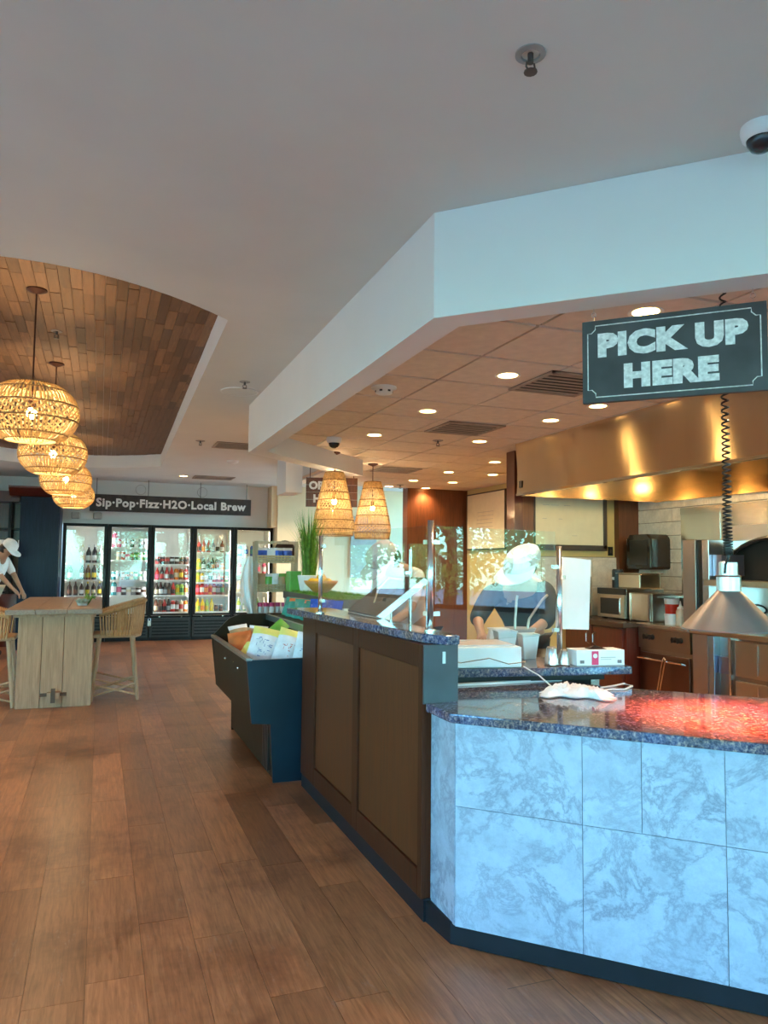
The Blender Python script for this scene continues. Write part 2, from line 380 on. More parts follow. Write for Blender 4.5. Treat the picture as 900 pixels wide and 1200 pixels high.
b = MB(); n = len(cove)
b.add([(*p, 3.0) for p in cove] + [(*p, COVE_Z + .02) for p in cove], [(i, i + n, (i + 1) % n + n, (i + 1) % n) for i in range(n)])
b.build('cove_rim', soffit_paint, ceiling)
MB().bx(-4.2, 7.2, -5.2, 15.6, COVE_Z + .02, COVE_Z + .25).build('roof_slab', white_paint, ceiling)
cm = {}
cand = []
for ix in range(41):
    x = -1.8 + .067 * ix; y = 3.9 + R.random() * .4
    while y < 13.1:
        L = R.choice((.3, .42, .42, .54)); yc = y + L / 2; y += L
        ends = [(x, yc - L / 2), (x, yc + L / 2), (x, yc)]
        def inside(px, py):
            if px < -1.85 or px > .93: return False
            t = (px + .45) / 1.3; return 4.02 + .7 * t * t - .15 < py < 13.0 - .65 * t * t + .15
        if not any(inside(*e) for e in ends): continue
        cand.append((x, yc, L))
cand.sort(key=lambda c: (0 if c[0] > -.13 * c[1] - .1 else 1, c[1]))
rest = MB()
for i, (x, yc, L) in enumerate(cand):
    dz = R.uniform(0, .004)
    if i < 300:
        if L not in cm:
            o = MB().box((0, 0, .008), (.0645, L - .003, .016)).build('plank', cove_wood); cm[L] = o.data; bpy.data.objects.remove(o)
        o = bpy.data.objects.new('plank', cm[L]); COL.objects.link(o); o.parent = ceiling; o.location = (x, yc, COVE_Z - dz)
    else: rest.box((x, yc, COVE_Z + .008 - dz), (.0645, L - .003, .016))
rest.build('plank_field', cove_wood, ceiling)['kind'] = 'stuff'

# --- walls
def wallbox(name, x0, x1, y0, y1, z0, z1, m=white_paint): return struct(MB().bx(x0, x1, y0, y1, z0, z1).build(name, m))
def wall_with_holes(name, axis, pos, t, a0, a1, holes, m, ztop=3.0):
    b = MB(); hs = sorted(holes); cur = a0
    def seg(p, q, z0, z1):
        if q - p < 1e-4 or z1 - z0 < 1e-4: return
        if axis == 0: b.bx(min(pos, pos + t), max(pos, pos + t), p, q, z0, z1)
        else: b.bx(p, q, min(pos, pos + t), max(pos, pos + t), z0, z1)
    for h0, h1, z0, z1 in hs:
        seg(cur, h0, 0, ztop); seg(h0, h1, 0, z0); seg(h0, h1, z1, ztop); cur = h1
    seg(cur, a1, 0, ztop)
    return struct(b.build(name, m))
WINS = []
LEFT_H = [(-4.4, -1.2, .55, 2.75), (-.6, 2.6, .55, 2.75), (3.2, 6.0, .9, 2.3), (6.5, 9.3, .9, 2.05), (9.7, 12.6, .9, 2.05)]
FRONT_H = [(-3.6, -.6, .3, 2.85), (-.2, 2.8, .3, 2.85), (3.2, 6.4, .3, 2.85)]
RIGHT_H = [(-4.6, -1.9, .9, 2.85), (-1.6, 1.45, .9, 2.85)]
wall_with_holes('wall_left', 0, -4.0, -.2, -5.2, 15.6, LEFT_H, white_paint)
wall_with_holes('wall_front', 1, -5.0, -.2, -4.2, 7.2, FRONT_H, white_paint)
wall_with_holes('wall_right', 0, 7.0, .2, -5.2, 1.89, RIGHT_H, white_paint)
wallbox('wall_jog', 5.75, 7.2, 1.69, 1.89, 0, 3.0)
wallbox('wall_kitchen_right', 5.75, 5.95, 1.89, 11.6, 0, 3.0, yellow_paint)
wb = MB(); wb.bx(-4.2, 3.14, 15.0, 15.1, 2.18, 3.0); wb.bx(-4.2, -.68, 15.0, 15.1, 0, 2.18); wb.bx(-4.2, 7.2, 15.9, 16.0, 0, 3.0)
struct(wb.build('wall_back', white_paint))
wallbox('wall_beside_coolers', 3.24, 7.2, 14.55, 15.9, 0, 3.0, cream_paint)
wallbox('trim_5', 3.13, 3.25, 14.6, 15.1, 2.18, 3.0, cream_paint)
def window(name, axis, pos, a0, a1, z0, z1, nx, nz, sgn):
    e = MB(); t = .06
    def bar(p, q, za, zb, w=.08):
        return (pos - w / 2, pos + w / 2, p, q, za, zb) if axis == 0 else (p, q, pos - w / 2, pos + w / 2, za, zb)
    for args in ((a0, a0 + t, z0, z1), (a1 - t, a1, z0, z1), (a0, a1, z0, z0 + t), (a0, a1, z1 - t, z1)): e.bx(*bar(*args))
    o = struct(e.build(name, black_paint))
    for i in range(1, nx):
        c = a0 + (a1 - a0) * i / nx; MB().bx(*bar(c - .03, c + .03, z0 + t, z1 - t, .07)).build('mullion', black_paint, o)
    for i in range(nx):
        p = a0 + (a1 - a0) * i / nx + .03; q = a0 + (a1 - a0) * (i + 1) / nx - .03
        MB().bx(*bar(p, q, z0 + t, z1 - t, .008)).build('pane', window_glass, o)
    L = light('window_portal', 'AREA', (0, 0, 0), 1, (1, 1, 1)); d = L.data; d.shape = 'RECTANGLE'; d.size = a1 - a0; d.size_y = z1 - z0; d.cycles.is_portal = True
    c = (a0 + a1) / 2; zc = (z0 + z1) / 2
    if axis == 0: L.location = (pos + .06 * sgn, c, zc); L.rotation_euler = (PI / 2, 0, PI / 2 if sgn > 0 else -PI / 2)
    else: L.location = (c, pos + .06 * sgn, zc); L.rotation_euler = (PI / 2, 0, PI if sgn > 0 else 0)
    return o
k = 1
for h in LEFT_H: window('window_%d' % k, 0, -4.1, *h, 3, 1, 1); k += 1
for h in FRONT_H: window('window_%d' % k, 1, -5.1, *h, 3, 1, 1); k += 1
for h in RIGHT_H: window('window_%d' % k, 0, 7.1, *h, 2, 1, -1); k += 1
b = MB()
for h in LEFT_H[2:]: b.bx(-3.99, -3.9, h[0] - .1, h[1] + .1, h[3] - .22, h[3] + .06)
struct(b.build('trim_6', mat('valance', (.05, .025, .018), .7)))
# --- outdoors seen only through and in the glass
struct(MB().bx(-40, 40, -40, 40, -.4, -.13).build('pavement', pave))

# --- soffit around the kitchen, kitchen tile ceiling
SZ = 2.54; TZ = 2.73
sof = [(1.29, 7.13), (1.29, 2.85), (2.45, 1.69), (5.76, 1.69)]
inn = [(1.44, 6.98), (1.44, 2.912), (2.512, 1.84), (5.76, 1.84)]
struct(MB().prism(sof + inn[::-1], SZ, 2.999).build('trim_1', soffit_paint))
bm_poly = [(1.29, 7.13), (1.44, 6.98), (2.9, 8.44), (2.75, 8.59)]
struct(MB().prism(bm_poly, SZ, 2.999).build('trim_2', soffit_paint))
struct(MB().bx(2.20, 2.42, 9.45, 9.95, 2.4, 2.999).build('trim_3', soffit_paint))
struct(MB().bx(2.76, 2.9, 8.45, 11.5, TZ - .02, 2.999).build('trim_4', soffit_paint))
kc = struct(MB().prism([(1.44, 2.92), (1.44, 6.98), (2.9, 8.44), (2.9, 11.4), (5.75, 11.4), (5.75, 1.85), (2.52, 1.85)], TZ + .012, TZ + .03).build('ceiling_kitchen', grid_m))
lim = lambda x, y: (x > 1.42 and x + y > 4.33 and y < 11.4 and x < 5.75 and y > 1.84 and (y < x + 5.56 or x > 2.88))
t_o = MB().bx(-.296, .296, -.296, .296, -.0, .014).build('ceiling_tile', tile_m); t_me = t_o.data; bpy.data.objects.remove(t_o)
for i in range(8):
    for j in range(18):
        x0, y0 = 1.47 + .61 * i, 1.42 + .62 * j
        x0 = 1.47 + .61 * i
        cx, cy = x0 + .305 - .61 * 0, y0 + .31
        cs = [(cx + a * .3, cy + c * .3) for a in (-1, 1) for c in (-1, 1)]
        k_in = sum(lim(*c) for c in cs)
        if k_in == 4:
            o = bpy.data.objects.new('ceiling_tile', t_me); COL.objects.link(o); o.parent = kc; o.location = (cx, cy, TZ)
        elif k_in > 0 or lim(cx, cy):
            poly = [(cx - .296, cy - .296), (cx + .296, cy - .296), (cx + .296, cy + .296), (cx - .296, cy + .296)]
            def clip(poly, f):
                out = []
                for p, q in zip(poly, poly[1:] + poly[:1]):
                    a, c = f(*p), f(*q)
                    if a >= 0: out.append(p)
                    if a * c < 0: t = a / (a - c); out.append((p[0] + t * (q[0] - p[0]), p[1] + t * (q[1] - p[1])))
                return out
            for f in (lambda x, y: x - 1.44, lambda x, y: x + y - 4.355, lambda x, y: 11.39 - y, lambda x, y: 5.745 - x, lambda x, y: y - 1.845) + (((lambda x, y: x + 5.54 - y),) if cx < 2.9 else ()):
                if len(poly) > 2: poly = clip(poly, f)
            if len(poly) > 2: MB().prism(poly, TZ, TZ + .014).build('ceiling_tile', tile_m, kc)
# left strip of tiles between the soffit and the first grid line
# --- kitchen back walls
struct(MB().bx(4.14, 5.45, 7.05, 7.15, 0, 2.72).build('wall_kitchen_back', yellow_paint))
struct(MB().bx(5.45, 5.76, 6.97, 7.2, 0, 2.72).build('trim_7', brown_wood))
wk = MB(); wk.bx(4.66, 5.76, 11.3, 11.5, 0, 2.74)
struct(wk.build('wall_far_kitchen', brown_wood))
struct(MB().bx(4.22, 4.36, 7.0, 7.05, 1.6, 2.72).build('trim_8', brown_wood)); struct(MB().bx(4.12, 4.22, 6.99, 7.16, 1.6, 2.72).build('trim_12', mahogany))
gp = MB().bx(4.75, 5.3, 14.5, 14.55, 1.2, 2.45); struct(gp.build('trim_9', mat('grey_panel', (.45, .43, .40), .6)))
# marble backsplash behind the back counter
bs = struct(MB().bx(4.14, 5.45, 7.03, 7.05, .9, 1.595).build('trim_10', mat('grout', (.30, .24, .17), .8)))
for i in range(4):
    for j in range(2): MB().bx(4.142 + .3275 * i, 4.465 + .3275 * i, 7.018, 7.032, .95 + .32 * j, 1.266 + .32 * j).build('tile', marble_wall, bs)
wt = struct(MB().bx(5.735, 5.752, 2.5, 6.965, .9, 2.70).build('trim_11', M['grout']))
for j in range(12):
    y = 6.962; off = .18 if j % 2 else 0
    while y > 5.3:
        L = .36 if y < 6.96 or not off else .18
        z0 = .95 + .147 * j
        MB().bx(5.715, 5.737, max(y - L + .007, 5.0), y, z0, z0 + .139).build('tile', marble_wall, wt); y -= L

# ============================================================ PICKUP COUNTER (45 degrees) AND WOODEN COUNTER
Q = -PI / 4
pc = thing('pickup_counter', 'angled pickup counter clad in large pale grey-veined marble tiles', 'counter', (1.35, 2.76, 0), Q)
MB().prism([(.012, .012), (2.3, .012), (2.3, .86), (.35, .86), (-.155, .19)], .08, .866).build('core', mat('grout_grey', (.25, .28, .32), .8), pc)
MB().prism([(-.02, .015), (2.3, .015), (2.3, .84), (.34, .84), (-.20, .165)], 0, .085).build('kick_board', kick_m, pc)
def mt(x0, x1, z0, z1): MB().bx(x0 + .001, x1 - .001, 0, .02, z0 + .001, z1 - .001).build('marble_tile', marble_tile, pc)
for a, c in ((0.004, .50), (.50, .71), (.71, .985), (.985, 1.47), (1.47, 1.95), (1.95, 2.3)): mt(a, c, .54, .868)
for a, c in ((0.004, .50), (.50, .985), (.985, 1.47), (1.47, 1.95), (1.95, 2.3)): mt(a, c, .078, .54)
e = MB(); e.prism([(1.352, 2.762), (1.37, 2.762), (1.37, 2.99), (1.352, 2.99)], .08, .868); e.build('marble_tile', marble_tile, pc, world=True)
gt = tag(MB().prism([(1.322, 2.985), (1.322, 2.75), (2.99, 1.082), (3.72, 1.80), (2.37, 3.10), (2.24, 3.36), (1.47, 3.34), (1.47, 2.985)], .868, .905).build('granite_countertop', granite_m, bevel=.006),
         'glossy blue-brown speckled granite slab on top of the marble counter', 'countertop')
cb_ = tag(MB().bx(1.46, 2.25, 3.345, 3.375, .905, .915).build('sealant_bead', white_plastic), 'white sealant strip along the back edge of the granite slab', 'strip')

wc = thing('service_counter', 'dark brown wooden counter front with two tall recessed panels', 'counter', (1.31, 4.0, 0))
b = MB()
b.bx(1.325, 1.45, 2.995, 5.02, .02, 1.15); b.build('core', counter_wood, wc, world=True)
def fr(y0, y1, z0, z1, nm='stile'): MB().bx(1.308, 1.33, y0, y1, z0, z1).build(nm, counter_wood, wc, world=True, bevel=.003)
fr(2.992, 3.035, .09, 1.15); fr(3.845, 3.935, .09, 1.15); fr(4.70, 5.02, .09, 1.15)
for a, c in ((3.035, 3.845), (3.935, 4.70)):
    fr(a, c, 1.05, 1.15, 'rail'); fr(a, c, .09, .20, 'rail')
    MB().bx(1.3185, 1.327, a + .004, c - .004, .203, 1.047).build('panel', panel_wood, wc, world=True)
MB().bx(1.318, 1.44, 2.985, 5.03, 0, .092).build('kick_board', kick_m, wc, world=True)
MB().bx(1.312, 1.475, 2.984, 2.996, .9, 1.15).build('end_cap', mat('end_grey', (.055, .06, .07), .35), wc, world=True)['label'] = 'grey metal end panel'
MB().bx(1.4, 1.412, 2.976, 2.985, 1.07, 1.12).build('switch_plate', white_plastic, wc, world=True)
lg = tag(MB().prism([(1.20, 5.05), (1.245, 4.5), (1.29, 3.85), (1.325, 3.3), (1.345, 3.08), (1.405, 2.955), (1.475, 2.965), (1.50, 3.2), (1.50, 5.05)], 1.15, 1.19).build('granite_ledge', granite_m, bevel=.006),
         'narrow speckled granite ledge capping the dark wooden counter', 'countertop')
# lower shelf behind the pickup counter
sh = thing('granite_shelf', 'low blue-flecked granite shelf holding the white pastry box and glove box', 'shelf', (1.55, 3.40, 0), -.165)
MB().prism([(0, 0), (1.06, 0), (1.06, .42), (0, .42)], .94, .98).build('slab', granite_m, sh, bevel=.004)
MB().bx(.05, .9, .14, .40, .02, .94).build('cabinet_body', black_paint, sh)
MB().bx(.05, .92, .03, .06, .912, .94).build('front_rail', black_paint, sh)

# sneeze guards
P1 = Vector((1.262, 4.44, 1.19)); P2 = Vector((1.425, 3.17, 1.19)); P3 = atZ(656, 778, .98)
sg = thing('sneeze_guard', 'clear glass sneeze guard on steel posts along the serving counters', 'sneeze guard', (P2.x, P2.y, 1.19))
def post(p, ztop, r=.015):
    b = MB(); b.tube([(p.x, p.y, p.z), (p.x, p.y, ztop)], r, 14); o = b.build('post', post_m, sg, world=True, smooth=False)
    for poly in o.data.polygons: poly.use_smooth = len(poly.vertices) == 4
    MB().lathe([(.028, 0), (.028, .008), (.018, .014), (.001, .014)], (p.x, p.y, p.z), 16).build('base_flange', post_m, sg, world=True)
    return o
def pane(a, c, z0, z1):
    d = (c - a); d.z = 0; d.normalize(); n = Vector((-d.y, d.x, 0)) * .004
    poly = [(a.x + n.x, a.y + n.y), (c.x + n.x, c.y + n.y), (c.x - n.x, c.y - n.y), (a.x - n.x, a.y - n.y)]
    return MB().prism(poly, z0, z1).build('glass_pane', glass_m, sg, world=True)
def clamp(p, q, z, par):
    d = (q - p); d.z = 0; d.normalize(); m = p + d * .025; m.z = z
    MB().box(m, (.05, .02, .022), math.atan2(d.y, d.x)).build('clamp', post_m, par)
post(P1, 1.665, .013); post(P2, 1.70); post(P3, 1.60)
dA = (P1 - P2).normalized()
A0 = P2 + dA * .035; A1 = P1 - dA * .02
pane(A0, A1, 1.20, 1.675)
dB = Vector((P3.x - P2.x, P3.y - P2.y, 0)).normalized()
B0 = P2 + dB * .03; B1 = Vector((P3.x, P3.y, 0)) - dB * .035
pane(B0, B1, 1.135, 1.675)
for z in (1.27, 1.60):
    for p, q in ((P2, P1), (P1, P2), (P2, B1), (P3, B0)):
        d = Vector((q.x - p.x, q.y - p.y, 0)).normalized(); m = Vector((p.x, p.y, 0)) + d * .026; zz = z - .11 if p is P3 else z
        MB().box((m.x, m.y, zz), (.05, .018, .02), math.atan2(d.y, d.x)).build('clamp', post_m, sg, world=True)
inn_post = atZ(464, 735, 1.0)

# ============================================================ SIGNS
sd = thing('hanging_sign', 'grey chalkboard sign reading PICK UP HERE hung from the soffit', 'sign', (2.047, 2.293, 2.15), Q)
MB().bx(-.335, .335, -.012, .012, 0, .335).build('board', chalk_board, sd, bevel=.002)
bd = MB(); c0, c1, h0, h1, n_ = -.313, .313, .022, .313, .03
pts = [(c0 + n_, h0), (c1 - n_, h0), (c1 - n_, h0 + n_ * .5), (c1 - n_ * .5, h0 + n_), (c1, h0 + n_), (c1, h1 - n_), (c1 - n_ * .5, h1 - n_), (c1 - n_, h1 - n_ * .5), (c1 - n_, h1), (c0 + n_, h1), (c0 + n_, h1 - n_ * .5), (c0 + n_ * .5, h1 - n_), (c0, h1 - n_), (c0, h0 + n_), (c0 + n_ * .5, h0 + n_), (c0 + n_, h0 + n_ * .5)]
bd.tube([(p[0], -.0125, p[1]) for p in pts], .0022, 4, closed=True); bd.build('chalk_border', chalk, sd)
text('lettering', 'PICK UP', .118, chalk, sd, (-.005, -.0135, .226), offset=.0085, space=1.10, sx=1.16)
text('lettering', 'HERE', .118, chalk, sd, (-.005, -.0135, .094), offset=.0085, space=1.10, sx=1.16)
for x in (-.29, .29):
    b = MB(); b.tube([(x, 0, .335), (x, 0, .352)], .002, 6); b.tube([(x + .009 * math.cos(a * PI / 6), 0, .363 + .009 * math.sin(a * PI / 6)) for a in range(12)], .0022, 6, closed=True); b.tube([(x, 0, .372), (x, 0, .39)], .002, 6)
    b.build('eye_hook', chrome, sd)
ss = thing('hanging_sign', 'long dark wooden sign with pale lettering hung over the drink coolers', 'sign', (1.25, 14.6, 2.395))
MB().bx(-1.465, 1.465, -.02, .02, 0, .31).build('board', sign_dark, ss)
text('lettering', 'Sip·Pop·Fizz·H2O·Local Brew', .205, sign_text, ss, (0, -.022, .155), offset=.008, space=1.10, sx=1.0)
for x in (-1.35, -.45, .5, 1.38): MB().tube([(x, 0, .31), (x, 0, .605)], .006, 6).build('hanger_wire', black_plastic, ss)
so = thing('hanging_sign', 'brown wooden sign reading ORDER HERE behind the rattan pendants', 'sign', (2.76, 9.25, 2.21), -.30)
for i in range(4): MB().bx(-.33, .33, -.015, .015, .004 + .095 * i, .095 * i + .095).build('plank', brown_wood, so)
text('lettering', 'ORDER', .135, sign_text, so, (-.07, -.017, .275), offset=.007)
text('lettering', 'HERE', .135, sign_text, so, (-.08, -.017, .105), offset=.007)
for x in (-.28, .28): MB().tube([(x, 0, .38), (x, 0, .52)], .005, 6).build('hanger_wire', bronze, so)

# ============================================================ CEILING FITTINGS
def downlight(x, y, z, label, power=34):
    t = thing('downlight', label, 'light', (x, y, z), 0, 'recessed downlights')
    MB().lathe([(.062, .0), (.085, -.004), (.085, .004)], n=20).build('trim_ring', white_plastic, t)
    MB().lathe([(.0001, -.001), (.064, -.001)], n=20).build('lamp_disc', warm_e, t)
    light('downlight_lamp', 'SPOT', (0, 0, -.02), power, (1, .70, .40), t, spot_size=2.3, spot_blend=.8, shadow_soft_size=.05)
    return t
dls = [(2.44, 2.90, 'tiled ceiling just behind the chalkboard sign, half hidden by it'), (2.45, 4.24, 'tiled ceiling nearest left of the stainless hood'), (3.57, 4.80, 'tiled ceiling under the lower edge of the chalkboard sign'),
       (3.56, 5.44, 'tiled ceiling beside the top of the stainless hood'), (2.44, 5.50, 'tiled ceiling left of the large air vent'), (2.43, 6.74, 'tiled ceiling above the rattan pendants'), (3.53, 6.67, 'tiled ceiling just past the large air vent'),
       (4.42, 7.96, 'tiled ceiling past the hood end, nearer of two'), (5.02, 9.10, 'tiled ceiling past the hood end, farther of two'), (4.35, 9.10, 'tiled ceiling left of the pair past the hood'), (4.96, 10.23, 'tiled ceiling above the left whiteboard'),
       (4.32, 10.25, 'tiled ceiling before the brown panel wall'), (4.30, 11.2, 'tiled ceiling right behind the second dome pendant'), (4.94, 11.2, 'tiled ceiling right above the brown panel wall')]
for x, y, w_ in dls: downlight(x, y, TZ, 'warm glowing downlight in the ' + w_)
downlight(1.33, 13.6, 3.0, 'warm downlight in the plain ceiling above the drink coolers sign', 25)
frame_dk_v = mat('vent_dark', (.03, .025, .02), .7)
for i, (x, y) in enumerate(((-.7, .3), (.6, .2), (-2.5, 1.2), (-2.6, 3.6), (-2.6, 6.2), (-2.6, 8.8), (-2.6, 11.4), (-2.4, 13.6))): downlight(x, y, 3.0, 'added unseen warm fill lamp in the plain ceiling, %s along the dining room side' % ORD[i], 45 if i < 2 else 80)  # unseen lamps added out of view to warm the dining floor and ceiling
downlight(3.4, 13.3, 3.0, 'added hidden warm fill lamp in the plain ceiling washing the cream wall', 130)  # hidden lamp added to warm the cream wall
def vent(x, y, z, w, d, label, rz=0):
    t = thing('ceiling_vent', label, 'vent', (x, y, z), rz, 'air vents')
    b = MB(); b.bx(-w / 2, w / 2, -d / 2, -d / 2 + .03, -.012, 0); b.bx(-w / 2, w / 2, d / 2 - .03, d / 2, -.012, 0); b.bx(-w / 2, -w / 2 + .03, -d / 2, d / 2, -.012, 0); b.bx(w / 2 - .03, w / 2, -d / 2, d / 2, -.012, 0)
    b.build('frame', grid_m, t); MB().bx(-w / 2, w / 2, -d / 2, d / 2, -.003, .0).build('backing', frame_dk_v, t)
    k_ = int((d - .06) / .07)
    for i in range(k_):
        y_ = -d / 2 + .03 + (i + .5) * (d - .06) / k_
        MB().box((0, y_, -.008), (w - .06, .026, .004)).build('slat', grid_m, t)
    return t
vent(3.05, 6.06, TZ - .002, .55, .55, 'slatted square air vent in the middle of the tiled ceiling')
vent(2.91, 4.28, TZ - .002, .55, .55, 'slatted air vent partly hidden by the chalkboard sign')
vent(3.60, 9.14, TZ - .002, .55, .5, 'slatted air vent beyond the second dome pendant')
vent(1.62, 9.70, 2.999, .6, .5, 'slatted air vent in the plain ceiling at the end of the soffit')
vent(1.85, 13.6, 2.999, .7, .5, 'slatted air vent in the plain ceiling above the coolers')
vent(-.75, 13.9, 2.999, .8, .35, 'long flat air vent in the plain ceiling above the dark cabinet')
def sprinkler(x, y, z, label, big=1):
    t = thing('fire_sprinkler', label, 'sprinkler', (x, y, z), 0, 'sprinkler heads')
    MB().lathe([(.045 * big, 0), (.045 * big, -.004), (.028 * big, -.008), (.026 * big, -.001)], n=20).build('escutcheon', mat('escutcheon_grey', (.34, .34, .33), .5, .3), t)
    b = MB(); b.tube([(0, 0, 0), (0, 0, -.03)], .009, 8); b.lathe([(.001, -.058), (.02, -.058), (.02, -.055), (.001, -.055)], n=12); b.tube([(.012, 0, -.028), (.015, 0, -.043), (.004, 0, -.056)], .003, 5); b.tube([(-.012, 0, -.028), (-.015, 0, -.043), (-.004, 0, -.056)], .003, 5)
    b.build('head', mat('head_grey', (.10, .095, .09), .4, .6), t)
sprinkler(1.135, 1.83, 3.0, 'metal fire sprinkler head in the plain ceiling nearest the camera')
sprinkler(1.08, 6.2, 3.0, 'fire sprinkler above the round ceiling speaker by the soffit')
sprinkler(1.12, 9.5, 3.0, 'fire sprinkler between the wooden recess and the soffit end', 1.3)
sprinkler(3.12, 6.78, TZ, 'fire sprinkler in the tiled ceiling past the square vent', 1.2)
sprinkler(4.37, 10.9, TZ, 'fire sprinkler in the far tiled ceiling before the brown wall', 1.3)
sprinkler(-.36, 6.0, COVE_Z, 'round sprinkler cover in the wooden recess between the pendant canopies', .9)
dome_dark = mat('dome_dark', (.02, .025, .03), .05)
def dome(x, y, z, r, label):
    t = thing('dome_camera', label, 'camera', (x, y, z))
    MB().lathe([(r, 0), (r * 1.02, -r * .25), (r * .92, -r * .62), (r * .74, -r * .72)], n=24).build('housing', white_plastic, t, smooth=True)
    MB().lathe([(r * .74, -r * .70), (r * .70, -r * .95), (r * .52, -r * 1.22), (r * .25, -r * 1.36), (.0005, -r * 1.4)], n=24).build('dome', dome_dark, t, smooth=True)
dome(2.062, 1.86, 3.0, .066, 'white dome camera with dark bubble on the ceiling above the pickup counter')
dome(2.12, 7.05, TZ, .075, 'small white dome camera above the nearest dome pendant')
t = thing('smoke_detector', 'white round smoke detector on the tiled ceiling beside the soffit', 'detector', (1.82, 4.86, TZ))
MB().lathe([(.09, 0), (.09, -.012), (.062, -.018), (.058, -.045), (.02, -.055), (.0005, -.055)], n=20).build('body', white_plastic, t, smooth=True)
for a in range(6): MB().box((.059 * math.cos(a), .059 * math.sin(a), -.032), (.006, .02, .012), a).build('slot', black_plastic, t)
t = thing('smoke_detector', 'small white smoke detector beyond the soffit end', 'detector', (1.8, 11.2, 3.0))
MB().lathe([(.09, 0), (.08, -.03), (.0005, -.05)], n=16).build('body', white_plastic, t, smooth=True)
t = thing('ceiling_speaker', 'round flush white speaker in the ceiling left of the soffit', 'speaker', (1.10, 6.57, 3.0))
MB().lathe([(.16, 0), (.155, -.006), (.0005, -.008)], n=28).build('grille', ceil_paint, t); MB().lathe([(.165, 0), (.165, -.008), (.155, -.008)], n=28).build('rim', white_plastic, t)

# ============================================================ RATTAN PENDANTS
def weave(bands, prof, ribs, rw):
    """bands: list of (t0, t1, kind); prof(t) gives (radius, height)"""
    b = MB(); b.smooth = False
    def P(t, a): r, z = prof(t); return Vector((r * math.cos(a), r * math.sin(a), z))
    for t0, t1, kind in bands:
        if kind == 'rib':
            for i in range(ribs):
                a = 2 * PI * (i + R.uniform(-.2, .2)) / ribs
                b.tube([P(t0 + (t1 - t0) * k / 2, a) for k in range(3)], rw, 4, caps=False)
        else:
            m = ribs // 2
            for i in range(m):
                for sgn in (-1, 1):
                    a = 2 * PI * i / m
                    b.tube([P(t0 + (t1 - t0) * k / 3, a + sgn * (k / 3) * 2.2 * 2 * PI / m) for k in range(4)], rw * .85, 4, caps=False)
    return b
def rings(ts, prof, w):
    b = MB()
    for t in ts:
        r, z = prof(t); b.tube([(r * 1.01 * math.cos(2 * PI * i / 40), r * 1.01 * math.sin(2 * PI * i / 40), z) for i in range(40)], w, 5, closed=True)
    return b
def obl(t):   # oblate ball, t 0 (top hole) .. 1 (bottom hole)
    a = math.radians(28 + 124 * t); return (.275 * math.sin(a) ** .8, .185 * math.cos(a) * 1.05)
def domep(t):
    return (.10 + .125 * min(1, t / .8) ** .85 - (.015 * max(0, t - .85) / .15), .70 * (1 - t))
LB = [(0, .16, 'rib'), (.16, .40, 'rib'), (.40, .62, 'zig'), (.62, .86, 'rib'), (.86, 1, 'rib')]
DB = [(0, .12, 'rib'), (.12, .32, 'zig'), (.32, .44, 'rib'), (.44, .60, 'zig'), (.60, .76, 'rib'), (.76, .90, 'zig'), (.90, 1, 'rib')]
def pendant(prof, bands, label, group, loc, ceil_z, bulb_dz, ribs, rw, lining, power):
    t = thing('rattan_pendant', label, 'pendant lamp', loc, 0, group)
    s_ = weave(bands, prof, ribs, rw).build('woven_shade', rattan, t)
    rings(sorted({x for q in bands for x in q[:2]}), prof, .0055).build('ring', rattan_dark, t)
    top = prof(0)[1]; h = ceil_z - loc[2]
    MB().tube([(0, 0, bulb_dz + .06), (0, 0, h)], .005, 6).build('cord', bronze, t)
    MB().lathe([(.062, h), (.062, h - .012), (.02, h - .03), (.005, h - .034)], n=20).build('canopy', bronze, t)
    b = MB(); r0 = prof(0)[0]
    for a in range(3): b.tube([(0, 0, top + .01), (r0 * math.cos(a * 2.1), r0 * math.sin(a * 2.1), top)], .004, 5)
    b.build('spider', rattan_dark, t)
    MB().ball((0, 0, bulb_dz), .030, 12, 8, (1, 1, 1.25)).build('bulb', bulb_e, t, smooth=True)
    MB().tube([(0, 0, bulb_dz + .03), (0, 0, bulb_dz + .08)], .018, 8).build('socket', bronze, t)
    light('pendant_lamp', 'POINT', (0, 0, bulb_dz), power, (1, .74, .42), t, shadow_soft_size=.042)
    return t
def pend_copy(src, loc, label, ceil_z):
    r = copy_thing(src, loc, R.uniform(0, 6), label)
    return r
GL = 'round rattan pendants under the wooden recess'
zc = 2.41
l1 = pendant(obl, LB, 'round woven rattan pendant hanging nearest, largest of the row under the wooden recess', GL, (-.43, 5.1, zc), COVE_Z, .0, 66, .0062, True, 30)
for i, (y, lab) in enumerate(((7.0, 'second'), (9.2, 'third'), (11.4, 'fourth and farthest'))):
    o = pend_copy(l1, (-.41 + .015 * i, y, zc), 'round woven rattan pendant, %s of the row under the wooden recess' % lab, COVE_Z)
    light('pendant_lamp', 'POINT', (0, 0, 0), 30, (1, .74, .42), o, shadow_soft_size=.042) if not any(c.type == 'LIGHT' for c in o.children) else None
GD = 'tall dome rattan pendants by the order counter'
d1 = pendant(domep, DB, 'tall dome-shaped rattan pendant hanging nearest over the order counter', GD, (2.41, 7.98, 1.80), TZ, .38, 60, .0060, True, 22)
pend_copy(d1, (3.13, 8.72, 1.80), 'tall dome-shaped rattan pendant right of the nearest one', TZ)
pend_copy(d1, (3.32, 11.05, 1.94), 'tall dome-shaped rattan pendant half hidden left behind the nearest one', TZ)

